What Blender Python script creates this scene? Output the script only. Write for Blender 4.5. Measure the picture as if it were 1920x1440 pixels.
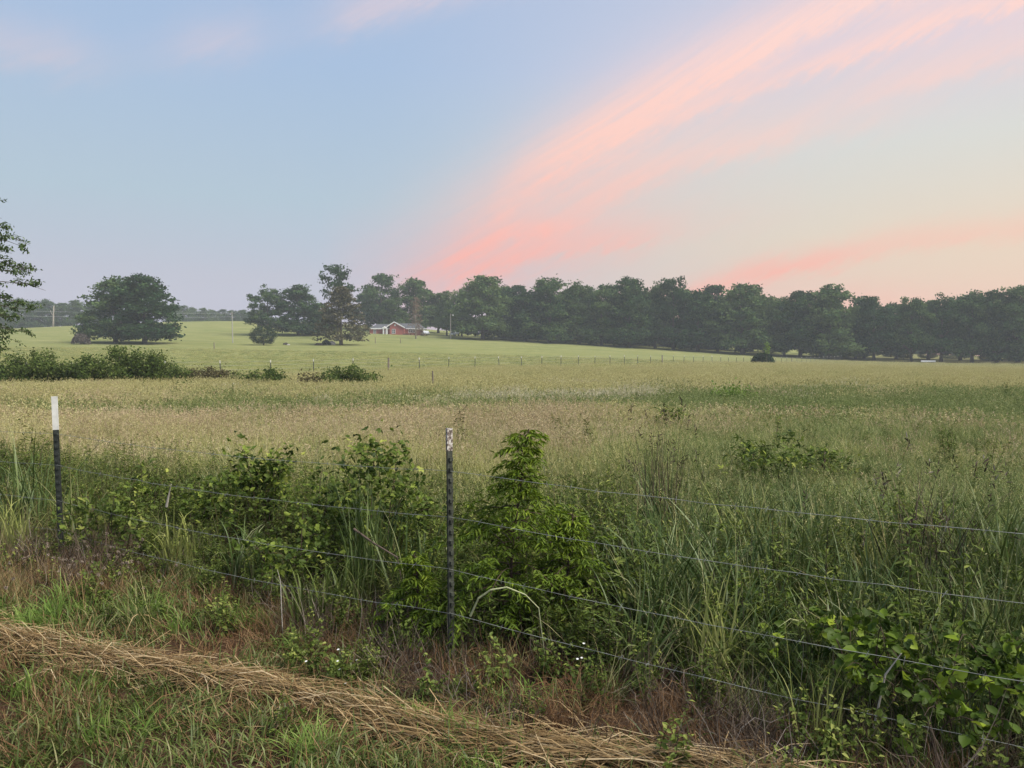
import bpy, math, random
import numpy as np
from mathutils import Vector, Matrix, Euler

for o in list(bpy.data.objects):
    bpy.data.objects.remove(o)
SC = bpy.context.scene
COL = SC.collection
R = math.radians
random.seed(7)
RNG = np.random.default_rng(7)

# ------------------------------------------------------------------ camera
CAMZ, FPX, PITCH = 1.6, 1442.0, R(2.07)      # eye height, focal length in photo pixels, tilt below the horizon
cam_d = bpy.data.cameras.new('camera')
cam = bpy.data.objects.new('camera', cam_d)
COL.objects.link(cam)
cam.location = (0, 0, CAMZ)
cam.rotation_euler = (R(90) - PITCH, 0, 0)
cam_d.sensor_fit = 'HORIZONTAL'
cam_d.sensor_width = 36.0
cam_d.lens = 36.0 * FPX / 1920.0
cam_d.clip_start = 0.05
cam_d.clip_end = 5000
SC.camera = cam

# ------------------------------------------------------------------ sky and light
SUN_AZ, SUN_EL = R(112), R(50)                 # soft sun lamp set high at right, added to brighten ground and trees
SKY_EL = R(1.5)
SC.view_settings.view_transform = 'Standard'
SC.view_settings.look = 'None'
SC.view_settings.gamma = 1.0
SC.view_settings.use_curve_mapping = False
SC.view_settings.exposure = 0.45
SC.cycles.max_bounces = 6
SC.cycles.diffuse_bounces = 3
SC.cycles.glossy_bounces = 2
SC.cycles.transmission_bounces = 4
SC.cycles.transparent_max_bounces = 6
SC.cycles.volume_bounces = 0
SC.cycles.use_denoising = True


def lin(c):
    c = c / 255.0
    return c / 12.92 if c <= 0.04045 else ((c + 0.055) / 1.055) ** 2.4


def srgb(r, g, b):
    return (lin(r), lin(g), lin(b), 1.0)


class NT:
    """small helper for building node trees"""
    def __init__(self, tree):
        self.t = tree

    def n(self, kind, **kw):
        nd = self.t.nodes.new(kind)
        for k, v in kw.items():
            setattr(nd, k, v)
        return nd

    def link(self, a, b):
        self.t.links.new(a, b)

    def math(self, op, a, b=None, c=None, clamp=False):
        nd = self.n('ShaderNodeMath', operation=op, use_clamp=clamp)
        for i, v in enumerate((a, b, c)):
            if v is None:
                continue
            if isinstance(v, (int, float)):
                nd.inputs[i].default_value = v
            else:
                self.link(v, nd.inputs[i])
        return nd.outputs[0]

    def mix(self, f, a, b, blend='MIX'):
        nd = self.n('ShaderNodeMix', data_type='RGBA', blend_type=blend)
        for i, v in ((0, f), (6, a), (7, b)):
            if isinstance(v, (int, float)):
                nd.inputs[i].default_value = v
            elif isinstance(v, tuple):
                nd.inputs[i].default_value = v
            else:
                self.link(v, nd.inputs[i])
        return nd.outputs[2]

    def ramp(self, f, stops, interp='LINEAR'):
        nd = self.n('ShaderNodeValToRGB')
        cr = nd.color_ramp
        cr.interpolation = interp
        while len(cr.elements) > 1:
            cr.elements.remove(cr.elements[-1])
        cr.elements[0].position = stops[0][0]
        cr.elements[0].color = stops[0][1]
        for p, c in stops[1:]:
            e = cr.elements.new(p)
            e.color = c
        self.link(f, nd.inputs[0])
        return nd.outputs[0]

    def curve(self, x, pts):
        nd = self.n('ShaderNodeFloatCurve')
        cv = nd.mapping.curves[0]
        nd.mapping.use_clip = True
        nd.mapping.extend = 'HORIZONTAL'
        while len(cv.points) > 2:
            cv.points.remove(cv.points[1])
        cv.points[0].location = pts[0]
        cv.points[1].location = pts[-1]
        for p in pts[1:-1]:
            cv.points.new(*p)
        for p in cv.points:
            p.handle_type = 'AUTO_CLAMPED'
        nd.mapping.update()
        self.link(x, nd.inputs['Value'])
        return nd.outputs[0]

    def noise(self, vec, scale, detail=3.0, rough=0.55):
        nd = self.n('ShaderNodeTexNoise')
        nd.inputs['Scale'].default_value = scale
        nd.inputs['Detail'].default_value = detail
        nd.inputs['Roughness'].default_value = rough
        if vec is not None:
            self.link(vec, nd.inputs['Vector'])
        return nd.outputs['Fac']

    def xyz(self, x, y, z=0.0):
        nd = self.n('ShaderNodeCombineXYZ')
        for i, v in enumerate((x, y, z)):
            if isinstance(v, (int, float)):
                nd.inputs[i].default_value = v
            else:
                self.link(v, nd.inputs[i])
        return nd.outputs[0]


world = bpy.data.worlds.new('World')
SC.world = world
world.use_nodes = True
world.cycles.sampling_method = 'MANUAL'
world.cycles.sample_map_resolution = 256
wt = NT(world.node_tree)
world.node_tree.nodes.clear()
tc = wt.n('ShaderNodeTexCoord')
sep = wt.n('ShaderNodeSeparateXYZ')
wt.link(tc.outputs['Generated'], sep.inputs[0])
az = wt.math('MULTIPLY', wt.math('ARCTAN2', sep.outputs[0], sep.outputs[1]), 180 / math.pi)
el = wt.math('MULTIPLY', wt.math('ARCSINE', sep.outputs[2]), 180 / math.pi)
# twilight gradient: lavender blue away from the glow, peach towards it
el90 = wt.math('DIVIDE', wt.math('MAXIMUM', el, 0.0), 90.0)


def sk(stops):
    return [(e / 90.0, srgb(*c)) for e, c in stops]


left = wt.ramp(el90, sk([(0, (184, 180, 200)), (5, (184, 188, 204)), (11, (174, 194, 209)), (20, (164, 188, 218)),
                         (35, (158, 180, 218)), (90, (160, 176, 208))]))
right = wt.ramp(el90, sk([(0, (236, 184, 164)), (3, (232, 196, 172)), (8, (226, 210, 188)), (14, (213, 215, 210)),
                          (20, (206, 206, 222)), (35, (176, 190, 218)), (90, (160, 176, 208))]))
glow = wt.math('COSINE', wt.math('MULTIPLY', wt.math('SUBTRACT', az, 52.0), math.pi / 180))
gm = wt.n('ShaderNodeMapRange', interpolation_type='SMOOTHSTEP')
wt.link(glow, gm.inputs[0])
gm.inputs[1].default_value = 0.42
gm.inputs[2].default_value = 0.98
base = wt.mix(gm.outputs[0], left, right)
# cirrus: long streaks on centre lines given as (azimuth, elevation) in degrees
th = R(28)
along = wt.math('ADD', wt.math('MULTIPLY', az, math.cos(th)), wt.math('MULTIPLY', el, math.sin(th)))
across = wt.math('SUBTRACT', wt.math('MULTIPLY', el, math.cos(th)), wt.math('MULTIPLY', az, math.sin(th)))
fib = wt.noise(wt.xyz(wt.math('MULTIPLY', along, 0.10), wt.math('MULTIPLY', across, 0.75), 3.7), 1.0, 6.0, 0.62)
puff = wt.noise(wt.xyz(wt.math('MULTIPLY', along, 0.6), wt.math('MULTIPLY', across, 1.3), 9.1), 1.0, 5.0, 0.65)
fine_ = wt.noise(wt.xyz(wt.math('MULTIPLY', along, 0.09), wt.math('MULTIPLY', across, 2.3), 5.5), 1.0, 5.0, 0.7)
broad = wt.noise(wt.xyz(wt.math('MULTIPLY', along, 0.045), wt.math('MULTIPLY', across, 0.12), 1.3), 1.0, 2.0, 0.5)
elw = wt.math('ADD', el, wt.math('ADD', wt.math('MULTIPLY', wt.math('SUBTRACT', fib, 0.5), 1.7),
                                 wt.math('MULTIPLY', wt.math('SUBTRACT', puff, 0.5), 1.5)))
u = wt.math('DIVIDE', wt.math('ADD', az, 60.0), 120.0)
v = wt.math('DIVIDE', elw, 40.0)


def streak(pts, amps, wu, wd):
    c = wt.curve(u, [((a + 60) / 120, e / 40) for a, e in pts])
    am = wt.curve(u, [((a + 60) / 120, m) for a, m in amps])
    dv = wt.math('SUBTRACT', v, c)
    x = wt.math('ADD', wt.math('MULTIPLY', wt.math('MAXIMUM', dv, 0.0), 40 / wu), wt.math('MULTIPLY', wt.math('MINIMUM', dv, 0.0), 40 / wd))
    return wt.math('MULTIPLY', am, wt.math('POWER', 0.36788, wt.math('MULTIPLY', x, x)))


streaks = [
    # main bright band
    streak([(-8, 6), (-1.2, 9.7), (0.8, 12.4), (4.7, 14.8), (9.3, 17.1), (14.9, 19.7), (20.2, 21.6), (24.9, 22.8), (40, 25)],
           [(-6, 0), (-1.2, 0.3), (4, 0.5), (9, 0.66), (15, 0.72), (24, 0.68), (34, 0.45), (50, 0)], 2.2, 1.4),
    streak([(3.5, 13.3), (9.3, 15.8), (15, 17.5), (18.5, 18.3), (23.6, 19.5), (28.3, 20.5), (33.2, 20.9), (45, 21)],
           [(5, 0), (12, 0.35), (18.5, 0.72), (26, 0.92), (33, 0.85), (52, 0)], 0.75, 0.5),
    streak([(15, 14.8), (22, 16.4), (27, 17.5), (33.3, 18.4), (45, 18.8)], [(13, 0), (22, 0.22), (30, 0.45), (36, 0.4), (52, 0)], 1.0, 0.9),
    streak([(-5, 6), (-1.6, 7.0), (1.6, 8.4), (4.7, 10.3), (7.4, 11.8), (11.3, 13.3), (16.8, 14.5), (22, 15.2), (30, 16)],
           [(-6, 0), (-2, 0.2), (3, 0.35), (8, 0.6), (13, 0.62), (18, 0.45), (24, 0.2), (30, 0)], 1.2, 0.9),
    streak([(-10, 5.6), (-6.3, 6.4), (-2.8, 7.7), (-0.4, 8.8), (2.4, 9.4), (6, 9.8)], [(-11, 0), (-6, 0.15), (-2.8, 0.95), (0.5, 1.0), (3, 0.4), (6, 0)], 0.6, 0.5),
    streak([(-8, 5.3), (-4.3, 6.0), (0, 7.0), (5.5, 8.0), (9.4, 8.6), (15, 9.4)], [(-9, 0), (-4, 0.45), (0, 0.6), (4, 0.55), (9, 0.3), (14, 0)], 1.0, 0.5),
    streak([(10, 3.6), (14.3, 4.6), (16.9, 5.5), (22.1, 6.6), (27, 7.5), (33.5, 8.0), (45, 8.4)],
           [(6, 0), (12, 0.5), (18, 0.72), (24, 0.5), (33, 0.3), (48, 0)], 1.0, 0.7),
    streak([(0.8, 12.2), (4.7, 14.6), (9.3, 16.9), (14.9, 19.5), (20.2, 21.4), (24.9, 22.6), (40, 25)],
           [(1, 0), (5, 0.35), (10, 0.8), (15, 0.9), (24, 0.85), (34, 0.3), (50, 0)], 0.85, 0.6),
    # wide thin veils
    streak([(-10, 6), (-2, 10), (4, 13.5), (12, 17.5), (22, 20.5), (34, 23), (50, 24)], [(-14, 0), (-12, 0.08), (-7, 0.26), (-2, 0.5), (2, 0.66), (8, 0.6), (14, 0.46), (22, 0.4), (30, 0.48), (52, 0)], 4.2, 4.8),
    streak([(-8, 4), (0, 7), (8, 9), (16, 10), (30, 11)], [(-10, 0), (-3, 0.35), (4, 0.4), (12, 0.2), (22, 0)], 2.6, 2.2),
    streak([(5, 2.2), (15, 3.2), (25, 3.4), (40, 3)], [(0, 0), (10, 0.35), (20, 0.45), (30, 0.2), (45, 0)], 1.4, 1.4),
    streak([(-40, 19), (-31, 18.3), (-20.6, 20.4), (-9.3, 23.8), (0, 26), (12, 29)], [(-50, 0.1), (-31, 0.20), (-26, 0.06), (-20.6, 0.22), (-16, 0.06), (-9.3, 0.34), (-3, 0.2), (12, 0.1)], 1.8, 1.2),
]
cl = streaks[0]
for s_ in streaks[1:]:
    # screen blend keeps the bands from adding up to white
    cl = wt.math('SUBTRACT', wt.math('ADD', cl, s_), wt.math('MULTIPLY', cl, s_))
cl = wt.math('MULTIPLY', cl, wt.math('ADD', 0.18, wt.math('MULTIPLY', wt.math('ADD', wt.math('MULTIPLY', fib, 0.6), wt.math('MULTIPLY', puff, 0.4)), 1.6)), clamp=True)
cl = wt.math('MULTIPLY', cl, wt.math('ADD', 0.50, wt.math('MULTIPLY', fine_, 1.0)), clamp=True)
cl = wt.math('MULTIPLY', cl, wt.math('ADD', 0.75, wt.math('MULTIPLY', broad, 0.5)), clamp=True)
ccol = wt.ramp(el90, sk([(0, (250, 168, 150)), (6, (254, 168, 152)), (8.5, (254, 178, 164)), (11, (252, 192, 178)), (15, (254, 204, 190)), (22, (254, 214, 204)), (40, (246, 212, 208))]))
skyc = wt.mix(wt.math('MULTIPLY', cl, 0.93), base, ccol)
nish = wt.n('ShaderNodeTexSky', sky_type='NISHITA')
nish.sun_disc = False
nish.sun_elevation = SKY_EL
nish.sun_rotation = R(52)
nish.air_density = 1.0
nish.dust_density = 2.0
# photographic sky colours carry most of it, the physical sky adds its own falloff
sc10 = wt.n('ShaderNodeVectorMath', operation='SCALE')
wt.link(skyc, sc10.inputs[0])
sc10.inputs['Scale'].default_value = 10.9
fin = wt.mix(0.06, sc10.outputs[0], nish.outputs[0])
bg = wt.n('ShaderNodeBackground')
bg.inputs['Strength'].default_value = 0.074
wt.link(fin, bg.inputs['Color'])
wo = wt.n('ShaderNodeOutputWorld')
wt.link(bg.outputs[0], wo.inputs['Surface'])

sun_d = bpy.data.lights.new('sun', 'SUN')
sun = bpy.data.objects.new('sun', sun_d)
COL.objects.link(sun)
sun_d.energy = 4.8
sun_d.angle = R(48)
sun_d.color = (1.0, 0.93, 0.80)
sd = Vector((math.sin(SUN_AZ) * math.cos(SUN_EL), math.cos(SUN_AZ) * math.cos(SUN_EL), math.sin(SUN_EL)))
sun.rotation_euler = (-sd).to_track_quat('-Z', 'Y').to_euler()
sun.location = sd * 60


# ------------------------------------------------------------------ helpers
def ray(px, py):
    xn, yn = (px - 960) / FPX, (720 - py) / FPX
    return Vector((xn, math.cos(PITCH) + yn * math.sin(PITCH), -math.sin(PITCH) + yn * math.cos(PITCH)))


def at(px, py, D):
    d = ray(px, py)
    return Vector((0, 0, CAMZ)) + d * (D / d.y)


def tag(o, label=None, cat=None, group=None, kind=None):
    if label:
        o['label'] = label
    if cat:
        o['category'] = cat
    if group:
        o['group'] = group
    if kind:
        o['kind'] = kind
    return o


def link(o, parent=None):
    COL.objects.link(o)
    if parent is not None:
        o.parent = parent
    return o


def empty(name, loc=(0, 0, 0), rz=0.0):
    o = bpy.data.objects.new(name, None)
    o.empty_display_size = 0.2
    o.location = loc
    o.rotation_euler = (0, 0, rz)
    return link(o)


def mesh_np(name, verts, faces_list, mats, attr=None, smooth=False):
    """verts Nx3; faces_list: list of (faces MxK, material index)"""
    me = bpy.data.meshes.new(name)
    verts = np.asarray(verts, dtype=np.float32)
    me.vertices.add(len(verts))
    me.vertices.foreach_set('co', verts.ravel())
    nl = sum(f.size for f, _ in faces_list)
    npoly = sum(len(f) for f, _ in faces_list)
    me.loops.add(nl)
    me.polygons.add(npoly)
    li = np.concatenate([f.ravel() for f, _ in faces_list]).astype(np.int32)
    me.loops.foreach_set('vertex_index', li)
    starts, mi, c = [], [], 0
    for f, m in faces_list:
        k = f.shape[1]
        starts.append(c + np.arange(len(f)) * k)
        mi.append(np.full(len(f), m))
        c += f.size
    me.polygons.foreach_set('loop_start', np.concatenate(starts).astype(np.int32))
    me.polygons.foreach_set('material_index', np.concatenate(mi).astype(np.int32))
    if attr is not None:
        a = me.attributes.new('tint', 'FLOAT', 'POINT')
        a.data.foreach_set('value', np.asarray(attr, dtype=np.float32))
    for m in mats:
        me.materials.append(m)
    me.update(calc_edges=True)
    if smooth:
        me.polygons.foreach_set('use_smooth', np.ones(npoly, dtype=bool))
    return me


class MB:
    """collects simple solids into one mesh"""
    def __init__(self):
        self.v, self.f = [], []

    def add(self, vs, fs):
        b = len(self.v)
        self.v += [tuple(p) for p in vs]
        self.f += [tuple(i + b for i in f) for f in fs]
        return self

    def box(self, x0, x1, y0, y1, z0, z1):
        return self.add([(x0, y0, z0), (x1, y0, z0), (x1, y1, z0), (x0, y1, z0), (x0, y0, z1), (x1, y0, z1), (x1, y1, z1), (x0, y1, z1)],
                        [(0, 3, 2, 1), (4, 5, 6, 7), (0, 1, 5, 4), (1, 2, 6, 5), (2, 3, 7, 6), (3, 0, 4, 7)])

    def prism(self, poly, y0, y1):
        """polygon of (x, z) pushed from y0 to y1"""
        n = len(poly)
        return self.add([(x, y0, z) for x, z in poly] + [(x, y1, z) for x, z in poly],
                        [tuple(range(n)), tuple(range(2 * n - 1, n - 1, -1))] + [(i, i + n, (i + 1) % n + n, (i + 1) % n) for i in range(n)])

    def tube(self, pts, rads, k=6):
        pts = [Vector(p) for p in pts]
        rings = []
        for i, p in enumerate(pts):
            t = (pts[min(i + 1, len(pts) - 1)] - pts[max(i - 1, 0)]).normalized()
            a = t.cross(Vector((0.31, 0.23, 0.92)) if abs(t.z) < 0.9 else Vector((1, 0, 0))).normalized()
            b = t.cross(a)
            r = rads[i] if hasattr(rads, '__len__') else rads
            rings.append([p + (a * math.cos(2 * math.pi * j / k) + b * math.sin(2 * math.pi * j / k)) * r for j in range(k)])
        vs = [q for r_ in rings for q in r_]
        fs = []
        for i in range(len(pts) - 1):
            for j in range(k):
                fs.append((i * k + j, i * k + (j + 1) % k, (i + 1) * k + (j + 1) % k, (i + 1) * k + j))
        fs.append(tuple(range(k - 1, -1, -1)))
        fs.append(tuple((len(pts) - 1) * k + j for j in range(k)))
        return self.add(vs, fs)

    def mesh(self, name, mat, smooth=False):
        me = bpy.data.meshes.new(name)
        me.from_pydata(self.v, [], self.f)
        me.materials.append(mat)
        if smooth:
            for p in me.polygons:
                p.use_smooth = True
        me.update()
        return me

    def build(self, name, mat, parent=None, smooth=False):
        return link(bpy.data.objects.new(name, self.mesh(name, mat, smooth)), parent)


def copy_tree(o, parent=None):
    c = o.copy()
    link(c, parent)
    if parent is not None:
        c.parent = parent
    for ch in list(o.children):
        copy_tree(ch, c)
    return c


# ------------------------------------------------------------------ materials
def new_mat(name):
    m = bpy.data.materials.new(name)
    m.use_nodes = True
    m.node_tree.nodes.clear()
    return m, NT(m.node_tree)


def plain(name, col, rough=0.7, var=0.15, scale=6.0, metal=0.0, spec=0.3, bump=0.0):
    m, t = new_mat(name)
    tcn = t.n('ShaderNodeTexCoord')
    nz = t.noise(tcn.outputs['Object'], scale, 5.0, 0.6)
    dark = tuple(c * (1 - var) for c in col[:3]) + (1,)
    lite = tuple(min(1, c * (1 + var)) for c in col[:3]) + (1,)
    c = t.ramp(nz, [(0.3, dark), (0.7, lite)])
    b = t.n('ShaderNodeBsdfPrincipled')
    t.link(c, b.inputs['Base Color'])
    b.inputs['Roughness'].default_value = rough
    b.inputs['Metallic'].default_value = metal
    b.inputs['Specular IOR Level'].default_value = spec
    if bump:
        bp = t.n('ShaderNodeBump')
        bp.inputs['Strength'].default_value = bump
        t.link(nz, bp.inputs['Height'])
        t.link(bp.outputs[0], b.inputs['Normal'])
    o = t.n('ShaderNodeOutputMaterial')
    t.link(b.outputs[0], o.inputs[0])
    return m


def leafy(name, stops, trans=0.3, patch=0.0, patch_scale=0.3, objvar=0.25, gloss=0.0, rough=0.5, patch_col=None):
    """foliage: colour by the per-leaf 'tint' attribute, shifted per copy, with natural patches by place"""
    m, t = new_mat(name)
    at_ = t.n('ShaderNodeAttribute', attribute_name='tint')
    oi = t.n('ShaderNodeObjectInfo')
    f = t.math('ADD', at_.outputs['Fac'], t.math('MULTIPLY', t.math('SUBTRACT', oi.outputs['Random'], 0.5), objvar))
    c = t.ramp(f, stops)
    if patch:
        g = t.n('ShaderNodeNewGeometry')
        nz = t.noise(g.outputs['Position'], patch_scale, 3.0, 0.6)
        k = t.n('ShaderNodeMapRange')
        t.link(nz, k.inputs[0])
        k.inputs[1].default_value, k.inputs[2].default_value = 0.42, 0.68
        c = t.mix(t.math('MULTIPLY', k.outputs[0], patch), c, patch_col)
    d = t.n('ShaderNodeBsdfDiffuse')
    t.link(c, d.inputs[0])
    tr = t.n('ShaderNodeBsdfTranslucent')
    t.link(c, tr.inputs[0])
    mx = t.n('ShaderNodeMixShader')
    mx.inputs[0].default_value = trans
    t.link(d.outputs[0], mx.inputs[1])
    t.link(tr.outputs[0], mx.inputs[2])
    out = mx.outputs[0]
    if gloss:
        gl = t.n('ShaderNodeBsdfGlossy')
        gl.inputs['Roughness'].default_value = rough
        m2 = t.n('ShaderNodeMixShader')
        m2.inputs[0].default_value = gloss
        t.link(out, m2.inputs[1])
        t.link(gl.outputs[0], m2.inputs[2])
        out = m2.outputs[0]
    o = t.n('ShaderNodeOutputMaterial')
    t.link(out, o.inputs[0])
    return m


def c3(r, g, b):
    return (r, g, b, 1.0)

# ------------------------------------------------------------------ terrain
CTRL = [  # (photo x, photo y of the ground there, distance)
    (700, 630, 255), (760, 629, 255), (820, 630, 255), (770, 637, 232), (845, 634.5, 238), (905, 634, 240),
    (225, 643, 180), (270, 645, 180), (160, 646, 176), (20, 618, 320), (90, 614, 320), (150, 611, 320),
    (250, 607, 325), (350, 603, 330), (440, 601.5, 330), (495, 649, 180), (500, 626, 230), (560, 624, 232), (632, 651, 185), (690, 648, 190),
    (960, 637.5, 240), (1030, 642, 238), (1100, 648, 236), (1200, 655, 232), (1300, 660, 228), (1400, 666, 222),
    (1500, 671, 216), (1600, 675, 212), (1700, 678, 208), (1800, 680, 206), (1900, 681, 205),
    (1420, 687, 146), (400, 656, 140), (100, 652, 130), (1000, 664, 150), (1250, 674, 150), (1800, 690, 120),
]
cp, cz = [], []
for px, py, D in CTRL:
    p = at(px, py, D)
    cp.append((p.x, p.y)); cz.append(p.z)
for x in (-60, -30, 0, 30, 60):
    for y in (-30, 0, 25, 50, 66):
        cp.append((x, y)); cz.append(0.0)
for x, y, z in ((-260, 120, 5), (-330, 330, 14), (-250, 480, 15), (-100, 480, 16), (30, 420, 10), (160, 420, 2), (320, 420, -1), (300, 200, -0.6),
                (260, 60, 0), (-200, 0, 1), (200, -60, 0), (-150, -60, 0), (150, 100, -0.3), (-120, 60, 0.6), (90, 330, 6), (250, 300, 0)):
    cp.append((x, y)); cz.append(z)
cp, cz = np.array(cp), np.array(cz)
_mu, _LS = 3.0, 95.0
_K = np.exp(-((cp[:, None] - cp[None]) ** 2).sum(-1) / (2 * _LS ** 2))
_w = np.linalg.solve(_K + np.eye(len(cp)) * 0.004, cz - _mu)


def tz_np(x, y):
    x, y = np.asarray(x, float), np.asarray(y, float)
    q = _mu + np.exp(-((x[..., None] - cp[:, 0]) ** 2 + (y[..., None] - cp[:, 1]) ** 2) / (2 * _LS ** 2)) @ _w
    fade = np.clip((np.hypot(x, y) - 45) / 25, 0, 1)
    bump = 0.03 * np.sin(x * 0.9 + 1.3 * np.sin(y * 0.43)) * np.sin(y * 0.7 + 0.8) + 0.02 * np.sin(x * 2.3 + y * 1.7)
    return q * fade * fade * (3 - 2 * fade) + bump


def tz(x, y):
    return float(tz_np(np.array([x]), np.array([y]))[0])


def gp(px, D):
    """ground point in the direction of photo column px at distance D"""
    x = (px - 960) / FPX * D
    return Vector((x, D, tz(x, D)))


FD = np.array([0.04157639, 0.05940482]) * 56.0       # far fence: step per post
F0 = np.array([-0.31450465 * 56.0, 56.0])

# ground sheet, finer near the camera
g1 = np.sinh(np.linspace(-5.2, 5.2, 261)) / math.sinh(5.2)
gx, gy = np.meshgrid(g1 * 430.0, np.concatenate([-np.geomspace(60, 2, 14), np.linspace(-1.2, 30, 80), np.geomspace(30.6, 520, 150)]), indexing='ij')
vz = tz_np(gx, gy)
nx, ny = gx.shape
vv = np.stack([gx, gy, vz], -1).reshape(-1, 3)
ii = (np.arange(nx - 1)[:, None] * ny + np.arange(ny - 1)[None]).ravel()
gf = np.stack([ii, ii + ny, ii + ny + 1, ii + 1], -1)


def ground_material():
    m, t = new_mat('ground_soil_and_turf')
    g = t.n('ShaderNodeNewGeometry')
    s = t.n('ShaderNodeSeparateXYZ')
    t.link(g.outputs['Position'], s.inputs[0])
    X, Y = s.outputs[0], s.outputs[1]
    fine = t.noise(g.outputs['Position'], 9.0, 6.0, 0.7)
    mid = t.noise(g.outputs['Position'], 0.35, 4.0, 0.6)
    streak_ = t.noise(t.xyz(t.math('MULTIPLY', X, 0.025), t.math('MULTIPLY', Y, 0.13), 0.0), 1.0, 6.0, 0.7)
    patch = t.noise(g.outputs['Position'], 0.03, 4.0, 0.6)
    # pasture on the near side: thatch and green
    near = t.ramp(fine, [(0.3, c3(0.10, 0.085, 0.045)), (0.5, c3(0.16, 0.15, 0.07)), (0.7, c3(0.26, 0.22, 0.12))])
    near = t.mix(t.math('MULTIPLY', mid, 0.7), near, c3(0.17, 0.18, 0.065))
    # mown hay meadow beyond the far fence
    hay = t.ramp(streak_, [(0.36, c3(0.115, 0.150, 0.046)), (0.45, c3(0.185, 0.200, 0.068)), (0.51, c3(0.31, 0.29, 0.125)), (0.56, c3(0.17, 0.185, 0.062)), (0.66, c3(0.26, 0.245, 0.095)), (0.75, c3(0.13, 0.165, 0.052))])
    st2 = t.noise(t.xyz(t.math('MULTIPLY', X, 0.10), t.math('MULTIPLY', Y, 0.55), 4.0), 1.0, 4.0, 0.7)
    hay = t.mix(0.45, hay, t.ramp(st2, [(0.38, c3(0.10, 0.135, 0.04)), (0.5, c3(0.20, 0.21, 0.072)), (0.62, c3(0.36, 0.33, 0.15))]))
    hay = t.mix(t.math('MULTIPLY', patch, 0.5), hay, c3(0.135, 0.175, 0.06))
    hay = t.mix(0.25, hay, t.ramp(fine, [(0.35, c3(0.09, 0.11, 0.04)), (0.7, c3(0.27, 0.25, 0.12))]))
    d = FD / np.linalg.norm(FD)
    side = t.math('ADD', t.math('MULTIPLY', t.math('SUBTRACT', X, float(F0[0])), float(-d[1])), t.math('MULTIPLY', t.math('SUBTRACT', Y, float(F0[1])), float(d[0])))
    k = t.n('ShaderNodeMapRange')
    t.link(side, k.inputs[0])
    k.inputs[1].default_value, k.inputs[2].default_value = -4.0, 22.0
    col = t.mix(k.outputs[0], near, hay)
    # bare red-brown soil on the verge by the fence
    vs = t.math('ADD', t.math('MULTIPLY', X, 0.515), t.math('MULTIPLY', Y, 0.857))   # distance across the fence line
    ke = t.n('ShaderNodeMapRange')
    t.link(t.math('ADD', vs, t.math('MULTIPLY', t.math('SUBTRACT', mid, 0.5), 1.2)), ke.inputs[0])
    ke.inputs[1].default_value, ke.inputs[2].default_value = 4.6, 3.6
    soil = t.ramp(fine, [(0.3, c3(0.045, 0.028, 0.018)), (0.55, c3(0.085, 0.052, 0.034)), (0.75, c3(0.14, 0.09, 0.055))])
    col = t.mix(ke.outputs[0], col, soil)
    b = t.n('ShaderNodeBsdfDiffuse')
    t.link(col, b.inputs[0])
    bp = t.n('ShaderNodeBump')
    bp.inputs['Strength'].default_value = 0.8
    bp.inputs['Distance'].default_value = 0.12
    t.link(fine, bp.inputs['Height'])
    t.link(bp.outputs[0], b.inputs['Normal'])
    o = t.n('ShaderNodeOutputMaterial')
    t.link(b.outputs[0], o.inputs[0])
    return m


ground = link(bpy.data.objects.new('ground', mesh_np('ground', vv, [(gf, 0)], [ground_material()], smooth=True)))
tag(ground, 'grassy pasture and hay meadow rising to a low hill', 'ground', kind='structure')

# ------------------------------------------------------------------ trees
BARK = plain('bark_grey', c3(0.085, 0.07, 0.055), 0.9, 0.4, 4.0, bump=0.4)
BARK_PALE = plain('bark_pale', c3(0.27, 0.24, 0.20), 0.9, 0.25, 3.0, bump=0.3)
OAK = leafy('oak_leaves', [(0.0, c3(0.025, 0.054, 0.022)), (0.5, c3(0.054, 0.102, 0.038)), (1.0, c3(0.12, 0.175, 0.060))], 0.25, objvar=0.8)
OAK_LT = leafy('bright_leaves', [(0.0, c3(0.05, 0.085, 0.03)), (0.5, c3(0.085, 0.14, 0.048)), (1.0, c3(0.14, 0.195, 0.07))], 0.3, objvar=0.3)
CEDAR = leafy('cedar_sprays', [(0.0, c3(0.050, 0.052, 0.030)), (0.5, c3(0.085, 0.083, 0.048)), (1.0, c3(0.135, 0.120, 0.070))], 0.15, objvar=0.1)
BROWN = leafy('brown_needles', [(0.0, c3(0.12, 0.088, 0.062)), (0.5, c3(0.19, 0.135, 0.095)), (1.0, c3(0.27, 0.20, 0.145))], 0.15, objvar=0.1)
DARKG = leafy('dark_evergreen', [(0.0, c3(0.018, 0.034, 0.018)), (0.5, c3(0.034, 0.058, 0.030)), (1.0, c3(0.06, 0.09, 0.045))], 0.15, objvar=0.1)


def cards(cent, size, rng, up=0.35, tint=None):
    """diamond leaf clumps at the given centres, random tilt"""
    n = len(cent)
    nrm = rng.normal(size=(n, 3)) + np.array([0, 0, up])
    nrm /= np.linalg.norm(nrm, axis=1, keepdims=True)
    a = np.cross(nrm, rng.normal(size=(n, 3)))
    a /= np.linalg.norm(a, axis=1, keepdims=True) + 1e-9
    b = np.cross(nrm, a)
    s = (size * rng.uniform(0.55, 1.3, n))[:, None]
    bend = nrm * s * rng.uniform(-0.3, 0.3, n)[:, None]
    p = np.stack([cent - a * s, cent - b * s * 0.62 + bend, cent + a * s * 1.05, cent + b * s * 0.62 + bend], 1).reshape(-1, 3)
    f = np.arange(4 * n).reshape(n, 4)
    if tint is None:
        tint = rng.uniform(0, 1, n)
    return p, f, np.repeat(tint, 4)


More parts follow.
